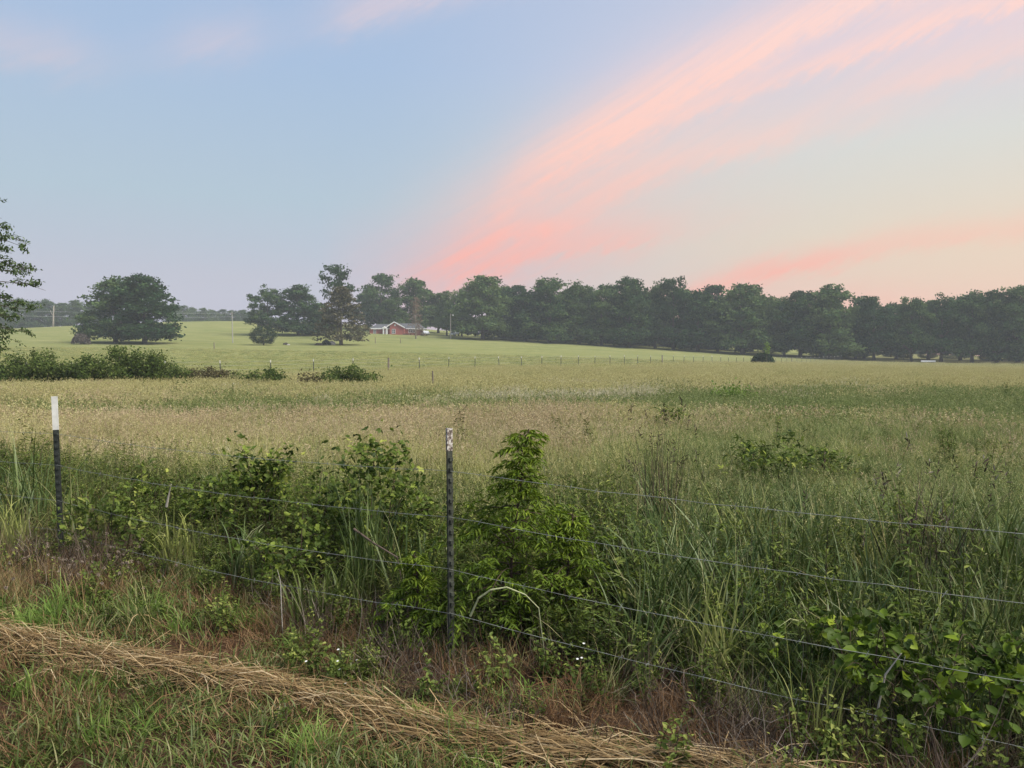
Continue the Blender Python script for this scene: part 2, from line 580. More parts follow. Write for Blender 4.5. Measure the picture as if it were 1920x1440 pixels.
def tree_proto(seed, kind):
    """a tree of nominal height 18 and width 14: (trunk mesh, crown mesh)"""
    rng = np.random.default_rng(seed)
    H, W = 18.0, 14.0
    cen, tin, lobes = [], [], []
    mat, size = OAK, 0.33
    if kind in ('oak', 'bright', 'open', 'dome'):
        nl = 9 if kind != 'open' else 8
        low = 0.30 if kind != 'open' else 0.34
        if kind == 'dome':
            nl, low = 13, 0.16
        for i in range(nl):
            a = i * 2.4 + rng.uniform(-0.4, 0.4)
            h = low + (0.86 - low) * ((i + 0.5) / nl) + rng.uniform(-0.04, 0.04)
            prof = math.sin(math.pi * min(1, max(0.05, (h - 0.08) / 0.98))) ** 0.6
            if kind == 'dome':
                prof = max(0.05, 1 - ((h - 0.22) / 0.78) ** 2) ** 0.7 * 1.12
            r = W * 0.30 * prof * rng.uniform(0.75, 1.1) * (1.0 if h < 0.75 else 0.55)
            lr = W * rng.uniform(0.15, 0.25) * (1.0 if kind != 'open' else 0.72)
            lobes.append((r * math.cos(a), r * math.sin(a), h * H, lr, lr * rng.uniform(0.6, 0.85)))
        lobes.append((rng.uniform(-1, 1), rng.uniform(-1, 1), 0.87 * H, W * 0.19, 2.0))
        lobes.append((0, 0, 0.56 * H, W * 0.25, 3.2))
        for a in np.arange(6) * 1.05 + rng.uniform(0, 1):        # skirts that hang low
            lobes.append((W * 0.33 * math.cos(a), W * 0.33 * math.sin(a), H * (rng.uniform(0.15, 0.34) if kind != 'dome' else rng.uniform(0.10, 0.2)), W * rng.uniform(0.14, 0.19), rng.uniform(1.3, 2.2)))
        nc, ncard = (15, 50) if kind != 'open' else (12, 42)
        for (x, y, z, lr, lz) in lobes:
            d = rng.normal(size=(nc, 3))
            d[:, 2] = d[:, 2] * 0.8 + 0.25
            d /= np.linalg.norm(d, axis=1, keepdims=True)
            cc = np.array([x, y, z]) + d * np.array([lr, lr, lz]) * rng.uniform(0.55, 1.08, (nc, 1))
            for c in cc:
                sp = rng.uniform(0.38, 0.8)
                q = c + rng.normal(size=(ncard, 3)) * np.array([sp, sp, sp * 0.6])
                cen.append(q)
                tin.append(np.clip(rng.uniform(0.15, 0.85) + rng.normal(size=ncard) * 0.18, 0, 1))
        mat = OAK_LT if kind == 'bright' else OAK
    elif kind == 'pine':
        mat, size = OAK, 0.34
        for i in range(15):
            h = 0.62 + 0.37 * (i / 14) + rng.uniform(-0.02, 0.02)
            a = i * 2.2 + rng.uniform(-0.5, 0.5)
            r = W * 0.33 * (1 - ((h - 0.78) / 0.25) ** 2 * 0.75) * rng.uniform(0.35, 1)
            lobes.append((r * math.cos(a), r * math.sin(a), h * H, 1.5, 0.7))
        for (x, y, z, lr, lz) in lobes:
            for k in range(5):
                c = np.array([x, y, z]) + rng.normal(size=3) * np.array([1.0, 1.0, 0.4])
                cen.append(c + rng.normal(size=(24, 3)) * np.array([0.62, 0.62, 0.3]))
                tin.append(np.clip(rng.uniform(0.1, 0.6) + rng.normal(size=24) * 0.15, 0, 1))
    elif kind in ('cedar', 'brown'):
        mat, size = (CEDAR, 0.40) if kind == 'cedar' else (BROWN, 0.30)
        lv = 30
        for i in range(lv):
            h = 0.13 + 0.84 * i / (lv - 1)
            rad = W * 0.5 * (1 - h) ** 0.62 * (1.12 if h > 0.2 else 0.95)
            if kind == 'brown':
                rad = W * 0.5 * (1.05 * (1 - h) ** 0.35 - 0.05) * (0.75 + 0.3 * math.sin(i * 1.7))
            for k in range(8 if kind == 'cedar' else 5):
                a = rng.uniform(0, 6.283)
                rr = rad * math.sqrt(rng.uniform(0.08, 1.15))
                c = np.array([rr * math.cos(a), rr * math.sin(a), h * H - rr * 0.12])
                n = 22 if kind == 'cedar' else 12
                out = np.array([math.cos(a), math.sin(a), -0.15])
                cen.append(c + rng.normal(size=(n, 3)) * np.array([0.55, 0.55, 0.3]) + out * rng.uniform(-0.9, 0.9, (n, 1)))
                tin.append(np.clip(rng.uniform(0.1, 0.9) + rng.normal(size=n) * 0.15, 0, 1))
                if k < 2:
                    lobes.append((c[0], c[1], c[2], 0, 0))
    elif kind == 'bush':
        mat, size = DARKG, 0.36
        n = 240
        d = rng.normal(size=(n, 3)); d /= np.linalg.norm(d, axis=1, keepdims=True)
        cc = d * np.array([W * 0.46, W * 0.46, H * 0.46]) * rng.uniform(0.75, 1.05, (n, 1)) ** 0.5 + np.array([0, 0, H * 0.54])
        for c in cc:
            cen.append(c + rng.normal(size=(26, 3)) * np.array([0.8, 0.8, 1.2]))
            tin.append(np.clip(rng.uniform(0.1, 0.8) + rng.normal(size=26) * 0.15, 0, 1))
        lobes = [(math.cos(a) * 3, math.sin(a) * 3, H * 0.45, 0, 0) for a in range(6)]
    cen, tin = np.concatenate(cen), np.concatenate(tin)
    keep = cen[:, 2] > H * (0.07 if kind != 'dome' else 0.035)
    cen, tin = cen[keep], tin[keep]
    p, f, tt = cards(cen, size, rng, 0.35, tin)
    crown = mesh_np('crown', p, [(f, 0)], [mat], tt)
    mb = MB()
    lean = rng.uniform(-0.5, 0.5, 2)
    toph = 0.72 if kind in ('oak', 'open', 'bright', 'dome') else 0.95
    if kind == 'bush':
        toph = 0.4
    r0 = {'pine': 0.30, 'brown': 0.42, 'bush': 0.5}.get(kind, 0.42)
    path = [(lean[0] * t * t, lean[1] * t * t, H * toph * t - 0.3) for t in np.linspace(0, 1, 7)]
    mb.tube(path, [r0 * 1.35] + [r0 * (1 - 0.13 * i) for i in range(1, 7)], 8)
    for i, (x, y, z, _, _) in enumerate(lobes):
        zb = min(max(z - math.hypot(x, y) * 0.75, H * 0.12), H * toph * 0.9)
        if kind in ('cedar', 'brown'):
            zb = z + 0.1
        t = zb / (H * toph)
        s = Vector((lean[0] * t * t, lean[1] * t * t, zb))
        e = Vector((x, y, z))
        mid_ = s.lerp(e, 0.5) + Vector((rng.uniform(-0.3, 0.3), rng.uniform(-0.3, 0.3), 0.35))
        rb = r0 * (0.42 if kind not in ('cedar', 'brown', 'pine') else 0.16) * (1.15 - 0.6 * t)
        mb.tube([s, mid_, e], [rb, rb * 0.65, rb * 0.3], 5)
    bark = BARK_PALE if kind == 'brown' else BARK
    return mb.mesh('trunk', bark, True), crown


PROTO = {}


def place_tree(kind, var, px, D, top, wpx, label, name='oak_tree', group=None, cat='tree', depth=1.0):
    key = (kind, var)
    if key not in PROTO:
        PROTO[key] = tree_proto(100 + 17 * var + len(kind), kind)
    tm, cm = PROTO[key]
    g = gp(px, D)
    Ht = at(px, top, D).z - g.z
    Wm = wpx / FPX * D
    root = empty(name, g, (var * 1.7 + px * 0.013) % 6.28)
    root.scale = (Wm / 14.0, Wm / 14.0 * depth, Ht / 18.0)
    link(bpy.data.objects.new('trunk', tm), root)
    link(bpy.data.objects.new('crown', cm), root)
    tag(root, label, cat, group)
    return root


# the two oaks standing in the meadow
place_tree('dome', 0, 218, 181, 519, 132, 'darker of two broad oaks sharing one crown beside the dead brush mound')
place_tree('dome', 1, 272, 178, 513, 136, 'broad oak with an airy top, in the meadow nearest the thin light pole')
# group by the dark round bush
place_tree('open', 2, 503, 228, 534, 80, 'open-branched oak behind the dark round bush')
place_tree('dome', 3, 560, 232, 533, 92, 'full round oak between the open-branched oak and the tall pine')
place_tree('oak', 6, 598, 236, 566, 70, 'low oak filling the gap beside the tall pine trunk')
place_tree('pine', 0, 634, 215, 500, 92, 'tall pine with bare stem and flat open top rising over the brown cedar', 'pine_tree')
place_tree('cedar', 0, 640, 186, 538, 100, 'big brownish cedar with skirts to the ground, in front of the tall pine', 'cedar_tree')
place_tree('bush', 0, 495, 178, 613, 48, 'dark round evergreen bush alone in the meadow', 'evergreen_bush', cat='bush')
# behind and beside the house
place_tree('open', 4, 716, 272, 508, 92, 'tallest oak behind the left wing of the brick house')
place_tree('oak', 5, 690, 284, 545, 80, 'oak behind the brown cedar, beside the tallest oak')
place_tree('bright', 0, 738, 266, 558, 62, 'light green tree right behind the roof of the brick house', 'maple_tree')
place_tree('oak', 7, 781, 276, 522, 92, 'round oak rising behind the gable of the brick house')
place_tree('oak', 0, 822, 280, 548, 80, 'lower oak behind the carport of the brick house')
place_tree('bright', 1, 838, 262, 545, 48, 'yellowish green tree behind the lamp pole', 'maple_tree')
place_tree('brown', 0, 780, 232, 556, 36, 'thin brown half-dead conifer on the lawn before the house', 'conifer_tree')
place_tree('dome', 2, 905, 243, 515, 118, 'wide pale-trunked oak over the parked vehicles')
place_tree('oak', 1, 866, 258, 540, 60, 'oak between the lamp pole and the wide oak over the vehicles')
place_tree('oak', 4, 945, 262, 534, 70, 'oak just behind the wide oak over the vehicles')
# wood along the meadow, front row from the house outwards
front = [(985, 246, 545, 84, 'oak', 3), (1030, 240, 520, 100, 'oak', 5), (1085, 242, 528, 84, 'bright', 0), (1128, 238, 538, 84, 'oak', 7), (1180, 236, 518, 100, 'oak', 1),
         (1228, 238, 528, 74, 'bright', 2), (1262, 233, 515, 84, 'open', 1), (1308, 231, 545, 88, 'oak', 6), (1392, 226, 530, 118, 'oak', 2), (1345, 236, 570, 70, 'oak', 4), (1470, 224, 556, 70, 'bright', 1),
         (1500, 221, 541, 100, 'oak', 0), (1556, 217, 532, 108, 'oak', 3), (1638, 214, 552, 88, 'open', 5), (1604, 222, 570, 70, 'oak', 7), (1708, 210, 556, 78, 'oak', 5), (1764, 209, 549, 92, 'open', 2),
         (1822, 207, 545, 90, 'oak', 1), (1868, 206, 540, 92, 'oak', 7), (1908, 203, 530, 100, 'open', 4), (1950, 205, 534, 96, 'oak', 6)]
ordw = ['first', 'second', 'third', 'fourth', 'fifth', 'sixth', 'seventh', 'eighth', 'ninth', 'tenth', 'eleventh', 'twelfth', 'thirteenth', 'fourteenth',
        'fifteenth', 'sixteenth', 'seventeenth', 'eighteenth', 'nineteenth', 'twentieth', 'last']
looks = {'dome': 'low-skirted dense tree', 'oak': 'round dense tree', 'bright': 'lighter green tree', 'open': 'open-topped tree'}
front = [(px, D, top, w * 1.08, 'dome' if kind == 'oak' and (i % 2 == 0 or px < 1345) else kind, var) for i, (px, D, top, w, kind, var) in enumerate(front)]
front.sort()
for i, (px, D, top, w, kind, var) in enumerate(front):
    place_tree(kind, var, px, D, top, w, '%s on the edge of the dark wood, %s along from the house' % (looks[kind], ordw[i]),
               'woodland_tree', 'trees along the edge of the dark wood')
# second row, seen only as tops and gaps
for i, px in enumerate(range(960, 1420, 44)):
    place_tree('oak', i % 8, px + 9 * (i % 3), 262 - i * 1.2 + 6 * (i % 2), 532 + 7 * ((i * 7) % 4) + (0 if px < 1330 else 14), 100,
               'dense back-row tree of the dark wood, %s behind the edge trees counted from the house' % ordw[i], 'woodland_tree', 'back row of the dark wood')
for i, px in enumerate(range(1440, 1980, 60)):
    place_tree('oak', (i + 3) % 8, px, 232 - i * 1.5, 554 + 7 * ((i * 5) % 3), 96,
               'dense back-row tree of the right-hand wood, %s before the picture edge' % ordw[8 - i], 'woodland_tree', 'back row of the dark wood')
# shrubs under the wood's edge, and the next wood beyond it
for i, px in enumerate(list(range(950, 1340, 26)) + list(range(1352, 1960, 38))):
    place_tree('bush', 0, px + 7 * (i % 3), (250 if px < 1100 else 244 - (px - 1100) * 0.028) + 5 * (i % 4), (612 if px < 1100 else 612 + (px - 1100) * 0.062) + 6 * (i % 3), 40 if px < 1340 else 34,
               'low dark undergrowth shrub beneath the trees of the dark wood', 'undergrowth_shrub', 'undergrowth shrubs of the dark wood', 'shrub')
for i, px in enumerate(range(1330, 2010, 40)):
    place_tree('dome', (i * 5 + 1) % 6, px, 318 + 12 * (i % 3), 592 + 5 * (i % 3), 64, 'far tree glimpsed below the crowns of the dark wood', 'distant_tree', 'far trees behind the dark wood')
# distant trees along the crest
for i, px in enumerate([-20, 14, 40, 66, 92, 118, 146, 176]):
    place_tree('dome', (i + 2) % 6, px, 335 + 5 * (i % 3), 556 + (4, 9, 1, 8, 5, 11, 6, 10)[i], 46,
               ['tree behind the near branches at the picture edge', 'first clear tree of the distant row on the hill crest', 'second tree of the distant row on the hill crest', 'third tree of the distant row, before the bare snag',
                'tree behind the bare pale snag on the crest', 'tree just past the bare snag on the crest', 'crest tree touching the darker meadow oak', 'crest tree hidden behind the darker meadow oak'][i], 'distant_tree', 'distant trees on the hill crest')
for i, px in enumerate([325, 345, 362, 381, 398, 417, 436, 455, 474]):
    place_tree('oak', (i * 3 + 1) % 8, px, 400 + 12 * (i % 3), 568 + (0, 4, 8, 9, 12, 11, 13, 12, 14)[i], 32,
               'low hazy tree beyond the crest, %s counted from the meadow oaks' % ordw[i], 'distant_tree', 'hazy trees beyond the crest')
# bare snag on the crest
sg = gp(101, 322)
mb = MB()
mb.tube([sg + Vector((0, 0, -0.4)), sg + Vector((0.2, 0, 3)), sg + Vector((0.3, 0, 6)), sg + Vector((0.6, 0, 9.0))], [0.42, 0.34, 0.28, 0.16], 7)
mb.tube([sg + Vector((0.25, 0, 4.6)), sg + Vector((-0.5, 0, 5.8)), sg + Vector((-0.9, 0, 7.2))], [0.18, 0.14, 0.08], 5)
mb.tube([sg + Vector((0.3, 0, 6.4)), sg + Vector((1.2, 0, 7.6)), sg + Vector((1.5, 0, 8.6))], [0.14, 0.1, 0.06], 5)
tag(mb.build('tree_snag', BARK_PALE, smooth=True), 'bare pale snag before the distant trees on the crest', 'dead tree')


# ------------------------------------------------------------------ mounds, rocks
def brush_mound(px, D, w, h, mat, n, size, name, label, cat, seed):
    rng = np.random.default_rng(seed)
    g = gp(px, D)
    th_, r_ = rng.uniform(0, 6.283, n), np.sqrt(rng.uniform(0, 1, n))
    zz = h * np.sqrt(np.maximum(0, 1 - r_ ** 2.2)) * rng.uniform(0.55, 1.06, n)
    c = np.stack([r_ * np.cos(th_) * w / 2, r_ * np.sin(th_) * w / 2 * 0.7, zz], -1)
    p, f, tt = cards(c, size, rng, 0.2)
    root = empty(name, g)
    link(bpy.data.objects.new('crown', mesh_np('crown', p, [(f, 0)], [mat], tt)), root)
    mb_ = MB()
    for k in range(9):
        a = rng.uniform(0, 6.28)
        r = rng.uniform(0.3, 0.48) * w
        mb_.tube([(0, 0, 0), (r * 0.5 * math.cos(a), r * 0.35 * math.sin(a), h * rng.uniform(0.5, 0.8)), (r * math.cos(a), r * 0.7 * math.sin(a), h * rng.uniform(0.4, 1.05))],
                 [0.012 * w, 0.008 * w, 0.003 * w], 4)
    mb_.build('stem', BARK, root)
    tag(root, label, cat)
    return root


DEADB = leafy('dead_brush', [(0, c3(0.06, 0.05, 0.045)), (0.5, c3(0.10, 0.085, 0.075)), (1, c3(0.16, 0.14, 0.12))], 0.05, objvar=0.1)
brush_mound(153, 170, 4.0, 2.2, DEADB, 1800, 0.22, 'brush_mound', 'grey brown brush mound beside the darker meadow oak', 'brush', 5)
brush_mound(612, 184, 2.2, 1.2, DARKG, 800, 0.16, 'low_shrub', 'small dark shrub at the foot of the brown cedar', 'shrub', 6)
brush_mound(598, 183, 2.0, 0.5, DEADB, 500, 0.14, 'brush_mound', 'flat scrap of brush lying before the brown cedar', 'brush', 7)
brush_mound(536, 182, 1.2, 0.5, DEADB, 300, 0.12, 'brush_mound', 'tiny brush scrap between the round bush and the cedar', 'brush', 8)


def rock(px, D, w, h, seed, label):
    rng = np.random.default_rng(seed)
    mb_ = MB()
    rows, cols = 6, 9
    vs, fs = [], []
    for i in range(rows + 1):
        for j in range(cols):
            a, e = 2 * math.pi * j / cols, math.pi / 2 * i / rows
            k = rng.uniform(0.82, 1.12)
            vs.append((w / 2 * math.cos(a) * math.cos(e) * k, w / 3 * math.sin(a) * math.cos(e) * k, h * math.sin(e) * k - 0.05))
    for i in range(rows):
        for j in range(cols):
            fs.append((i * cols + j, i * cols + (j + 1) % cols, (i + 1) * cols + (j + 1) % cols, (i + 1) * cols + j))
    mb_.add(vs, fs)
    o = mb_.build('rock', plain('rock_grey_%d' % seed, c3(0.33, 0.31, 0.30), 0.9, 0.25, 1.5, bump=0.4))
    o.location = gp(px, D)
    tag(o, label, 'rock')


rock(622, 186.6, 2.2, 1.0, 3, 'pale grey rock leaning at the foot of the brown cedar')
rock(541, 181.2, 0.9, 0.35, 4, 'small pale rock beside the tiny brush scrap')

# ------------------------------------------------------------------ the brick house
HB = gp(745, 255)
HB.z = at(745, 629, 255).z - 0.25
PXM = 255 / FPX


def hx(u):       # column in the enlarged crop -> metres from the house origin
    return (660 + u / 6.4 - 745) * PXM


def hz(v_):
    return (629 - (570 + v_ / 6.4)) * PXM + 0.25


def brick_mat():
    m, t = new_mat('red_brick')
    tcn = t.n('ShaderNodeTexCoord')
    mp = t.n('ShaderNodeMapping')
    mp.inputs['Rotation'].default_value = (R(90), 0, 0)
    t.link(tcn.outputs['Object'], mp.inputs[0])
    bt = t.n('ShaderNodeTexBrick')
    t.link(mp.outputs[0], bt.inputs['Vector'])
    bt.inputs['Color1'].default_value = c3(0.42, 0.115, 0.095)
    bt.inputs['Color2'].default_value = c3(0.33, 0.08, 0.066)
    bt.inputs['Mortar'].default_value = c3(0.36, 0.22, 0.19)
    bt.inputs['Scale'].default_value = 4.4
    bt.inputs['Mortar Size'].default_value = 0.012
    b = t.n('ShaderNodeBsdfPrincipled')
    t.link(bt.outputs[0], b.inputs['Base Color'])
    b.inputs['Roughness'].default_value = 0.85
    o = t.n('ShaderNodeOutputMaterial')
    t.link(b.outputs[0], o.inputs[0])
    return m


BRICK = brick_mat()
ROOF = plain('grey_shingle', c3(0.085, 0.09, 0.10), 0.9, 0.2, 8.0)
TRIM = plain('white_trim', c3(0.78, 0.77, 0.76), 0.6, 0.05, 3.0)
GLASS = plain('window_glass', c3(0.06, 0.07, 0.08), 0.12, 0.1, 1.0, spec=0.6)
DECK = plain('brown_deck', c3(0.14, 0.07, 0.05), 0.8, 0.2, 5.0)
house = empty('brick_house', HB)
tag(house, 'long low red brick house with white gable trim and dark grey roof', 'house')
ZE = hz(297)           # eave height
RD = 9.0               # depth of the house
MB().box(hx(215), hx(462), 0, RD, -0.6, ZE).build('wall', BRICK, house)
MB().box(hx(640), hx(812), 0.4, RD, -0.6, ZE).build('wall', BRICK, house)
gw = MB().prism([(hx(462), -0.6), (hx(638), -0.6), (hx(638), hz(287)), (hx(518), hz(228)), (hx(462), hz(262))], -1.2, RD - 1).build('gable_wall', BRICK, house)
# roofs: hip on the wings, gable in the middle
rz_, e = hz(236), 0.45


def hip(x0, x1, y0, y1, z0, z1, inset):
    ym = (y0 + y1) / 2
    return MB().add([(x0, y0, z0), (x1, y0, z0), (x1, y1, z0), (x0, y1, z0), (x0 + inset, ym, z1), (x1, ym, z1),
                     (x0, y0, z0 - 0.12), (x1, y0, z0 - 0.12), (x1, y1, z0 - 0.12), (x0, y1, z0 - 0.12)],
                    [(0, 1, 5, 4), (2, 3, 4, 5), (3, 0, 4), (1, 2, 5), (6, 9, 8, 7), (0, 6, 7, 1), (1, 7, 8, 2), (2, 8, 9, 3), (3, 9, 6, 0)])


hip(hx(203), hx(520), -e, RD + e, ZE + 0.16, rz_, 2.0).build('roof', ROOF, house)
hip(-hx(872), -hx(540), -RD - e, e - 0.5, ZE + 0.17, hz(226), 2.6).build('roof', ROOF, house).rotation_euler = (0, 0, math.pi)
gr = MB()
for xa, za, xb, zb in ((hx(428), hz(277), hx(518), hz(219)), (hx(518), hz(219), hx(645), hz(289))):
    gr.prism([(xa, za), (xb, zb), (xb, zb + 0.16), (xa, za + 0.16)], -1.7, RD / 2 + 1)
gr.build('gable_roof', ROOF, house)
tr = MB()
for xa, za, xb, zb in ((hx(428), hz(277), hx(518), hz(219)), (hx(518), hz(219), hx(645), hz(289))):
    tr.prism([(xa, za - 0.16), (xb, zb - 0.16), (xb, zb + 0.19), (xa, za + 0.19)], -1.78, -1.64)
tr.build('gable_trim', TRIM, house)
MB().box(hx(200), hx(462), -e - 0.12, -e + 0.02, ZE - 0.16, ZE + 0.17).build('fascia', TRIM, house)
MB().box(hx(646), hx(800), -0.02, 0.06, ZE - 0.12, ZE + 0.15).build('fascia', TRIM, house)
vt = MB()
vt.add([(hx(526) + 0.32 * math.cos(a * math.pi / 4), -1.26, hz(257) + 0.32 * math.sin(a * math.pi / 4)) for a in range(8)] +
       [(hx(526) + 0.32 * math.cos(a * math.pi / 4), -1.18, hz(257) + 0.32 * math.sin(a * math.pi / 4)) for a in range(8)],
       [tuple(range(7, -1, -1)), tuple(range(8, 16))] + [(i, (i + 1) % 8, (i + 1) % 8 + 8, i + 8) for i in range(8)])
vt.build('gable_vent', TRIM, house)
# porch
pr = MB()
pr.prism([(hx(362), hz(297)), (hx(440), hz(297)), (hx(401), hz(272))], -2.0, 0.5)
pr.build('porch_roof', TRIM, house)
for u_ in (388, 395, 425, 436):
    MB().box(hx(u_) - 0.11, hx(u_) + 0.11, -1.95, -1.73, -0.4, hz(298)).build('column', TRIM, house)
dr = MB().box(hx(402), hx(418), -0.06, -0.004, 0.0, hz(310)).build('door', plain('white_door', c3(0.6, 0.6, 0.6)), house)
MB().box(hx(416) - 0.03, hx(416) + 0.03, -0.12, -0.06, 0.95, 1.05).build('handle', plain('brass_knob', c3(0.3, 0.22, 0.1), 0.4), dr)


def window(u0, u1, v0, v1, y, panes, sh=True):
    x0, x1, z0, z1 = hx(u0), hx(u1), hz(v1), hz(v0)
    w = MB().box(x0, x1, y - 0.03, y - 0.004, z0, z1).build('window', GLASS, house)
    f = MB()
    t_ = 0.09
    f.box(x0 - t_, x1 + t_, y - 0.09, y - 0.035, z1 - 0.02, z1 + t_)
    f.box(x0 - t_, x1 + t_, y - 0.12, y - 0.035, z0 - t_, z0 + 0.02)
    f.box(x0 - t_, x0 + 0.02, y - 0.085, y - 0.036, z0 + 0.021, z1 - 0.021)
    f.box(x1 - 0.02, x1 + t_, y - 0.085, y - 0.036, z0 + 0.021, z1 - 0.021)
    for k in range(1, panes):
        xm = x0 + (x1 - x0) * k / panes
        f.box(xm - 0.05, xm + 0.05, y - 0.08, y - 0.037, z0 + 0.022, z1 - 0.022)
    f.build('frame', TRIM, w)
    MB().box(x0 + 0.1, x1 - 0.1, y - 0.07, y - 0.04, (z0 + z1) / 2 - 0.03, (z0 + z1) / 2 + 0.03).build('muntin', TRIM, w)


window(262, 288, 310, 358, 0.0, 2)
window(492, 528, 305, 353, -1.2, 2)
window(680, 755, 296, 340, 0.4, 3)
for u_ in (308, 340):
    pass
MB().box(hx(620), hx(725), -2.2, 0.3, -0.5, hz(357)).build('deck', DECK, house)
dk = MB()
for k in range(12):
    xx = hx(622) + (hx(723) - hx(622)) * k / 11
    dk.box(xx - 0.03, xx + 0.03, -2.18, -2.12, hz(357), hz(357) + 0.8)
dk.box(hx(620), hx(725), -2.2, -2.10, hz(357) + 0.8, hz(357) + 0.88)
dk.build('deck_railing', DECK, house)
MB().box(hx(785), hx(897), -1.0, 6.0, hz(304), hz(296)).build('carport_roof', TRIM, house)
for yy in (-0.8, 5.6):
    MB().box(hx(872) - 0.08, hx(872) + 0.08, yy, yy + 0.16, -0.5, hz(304)).build('carport_post', TRIM, house)

# ------------------------------------------------------------------ vehicles
TYRE = plain('tyre_rubber', c3(0.02, 0.02, 0.02), 0.85, 0.2)
RIM = plain('wheel_rim', c3(0.4, 0.4, 0.42), 0.35, 0.1, metal=0.8)


def car(px, D, py, L, rz, paint, label, pickup=False, cat='car'):
    name = 'pickup_truck' if pickup else 'parked_car'
    g = gp(px, D)
    g.z = max(g.z, at(px, py, D).z)
    root = empty(name, g, rz)
    h = 1.75 if pickup else 1.45
    w = 0.88
    if pickup:
        prof = [(-L / 2, 0.45), (L / 2, 0.45), (L / 2, 0.95), (L * 0.26, 1.08), (L * 0.16, h), (-L * 0.10, h), (-L * 0.15, 1.12), (-L / 2, 1.1)]
        cab = [(L * 0.24, 1.10), (L * 0.155, h - 0.08), (-L * 0.09, h - 0.08), (-L * 0.135, 1.14)]
    else:
        prof = [(-L / 2, 0.38), (L / 2, 0.38), (L / 2, 0.72), (L * 0.27, 0.92), (L * 0.10, h), (-L * 0.22, h), (-L * 0.40, 0.98), (-L / 2, 0.90)]
        cab = [(L * 0.24, 0.95), (L * 0.09, h - 0.07), (-L * 0.21, h - 0.07), (-L * 0.36, 1.0)]
    MB().prism(prof, -w, w).build('body', paint, root)
    MB().prism(cab, -w - 0.012, w + 0.012).build('side_window', GLASS, root)
    for sx in (-0.31, 0.31):
        for sy in (-1, 1):
            wb, rb = MB(), MB()
            n, r = 14, 0.36
            c = Vector((sx * L, sy * (w - 0.08), r))
            for m_, rr, t_ in ((wb, r, 0.11), (rb, r * 0.6, 0.125)):
                m_.add([(c.x + rr * math.cos(2 * math.pi * i / n), c.y - t_, c.z + rr * math.sin(2 * math.pi * i / n)) for i in range(n)] +
                       [(c.x + rr * math.cos(2 * math.pi * i / n), c.y + t_, c.z + rr * math.sin(2 * math.pi * i / n)) for i in range(n)],
                       [tuple(range(n - 1, -1, -1)), tuple(range(n, 2 * n))] + [(i, (i + 1) % n, (i + 1) % n + n, i + n) for i in range(n)])
            wo_ = wb.build('wheel', TYRE, root)
            rb.build('rim', RIM, wo_)
    for sy in (-0.6, 0.6):
        MB().box(L / 2 - 0.02, L / 2 + 0.02, sy - 0.2, sy + 0.2, 0.62, 0.75).build('headlight', RIM, root)
    tag(root, label, cat)


WHITEP = plain('white_car_paint', c3(0.55, 0.56, 0.58), 0.3, 0.04, spec=0.5)
SILVER = plain('silver_car_paint', c3(0.42, 0.44, 0.46), 0.3, 0.06, spec=0.5)
car(798, 253, 628.5, 4.4, R(-70), WHITEP, 'white car parked under the carport of the brick house')
car(852.5, 252, 629.5, 4.4, R(-62), WHITEP, 'pale car half hidden just past the lamp pole')
car(887, 252, 629, 5.4, R(190), SILVER, 'silver pickup parked left of the pale oak trunk', True, 'pickup')
# open shelter with a pale flat roof
sh_ = empty('vehicle_shelter', gp(918.5, 254))
tag(sh_, 'open shelter with flat pale roof right of the pale oak trunk', 'shelter')
MB().box(-1.75, 1.75, -1.5, 1.5, 2.05, 2.32).build('roof', TRIM, sh_)
for sx in (-1.55, 1.55):
    for sy in (-1.3, 1.3):
        MB().box(sx - 0.06, sx + 0.06, sy - 0.06, sy + 0.06, -0.3, 2.05).build('post', BARK, sh_)
car(917, 254, 631, 3.6, R(95), SILVER, 'small grey car standing under the pale roofed shelter')

# ------------------------------------------------------------------ poles and lines
POLEW = plain('weathered_pole', c3(0.30, 0.27, 0.24), 0.9, 0.25, 2.0)
lp = empty('lamp_pole', gp(845, 238))
tag(lp, 'utility pole with small lamp on the lawn right of the house', 'lamp pole')
hh = at(845, 588, 238).z - lp.location.z
MB().tube([(0, 0, -0.3), (0, 0, hh)], [0.16, 0.11], 8).build('pole', POLEW, lp)
MB().tube([(0, 0, hh - 0.5), (0.5, -0.3, hh - 0.3), (0.8, -0.5, hh - 0.35)], 0.04, 5).build('lamp_arm', POLEW, lp)
MB().tube([(0.8, -0.5, hh - 0.62), (0.8, -0.5, hh - 0.4), (0.8, -0.5, hh - 0.3)], [0.2, 0.16, 0.05], 8).build('lamp_head', TRIM, lp)
pp = empty('utility_pole', gp(437, 188))
tag(pp, 'thin light utility pole alone in the meadow', 'pole')
ph = at(436, 584, 188).z - pp.location.z
MB().tube([(0, 0, -0.3), (-0.1, 0, ph)], [0.14, 0.10], 8).build('pole', plain('pale_pole', c3(0.30, 0.29, 0.26), 0.9, 0.2), pp)
MB().box(-0.6, 0.6, -0.06, 0.06, ph - 0.5, ph - 0.38).build('crossarm', POLEW, pp)
WIREP = plain('pale_cable', c3(0.45, 0.46, 0.47), 0.5, 0.1)
for k, (ya, yb) in enumerate(((577, 587), (588, 594))):
    a_, b_ = at(-140, ya - 2, 172), at(436, yb, 188)
    pts = []
    for i in range(25):
        t_ = i / 24
        p = a_.lerp(b_, t_)
        p.z -= 1.1 * 4 * t_ * (1 - t_) * 0.5
        pts.append(p)
    o = MB().tube(pts, 0.022, 4).build('power_cable', WIREP)
    tag(o, ('upper' if k == 0 else 'lower') + ' pale cable crossing in front of the meadow oaks', 'cable')

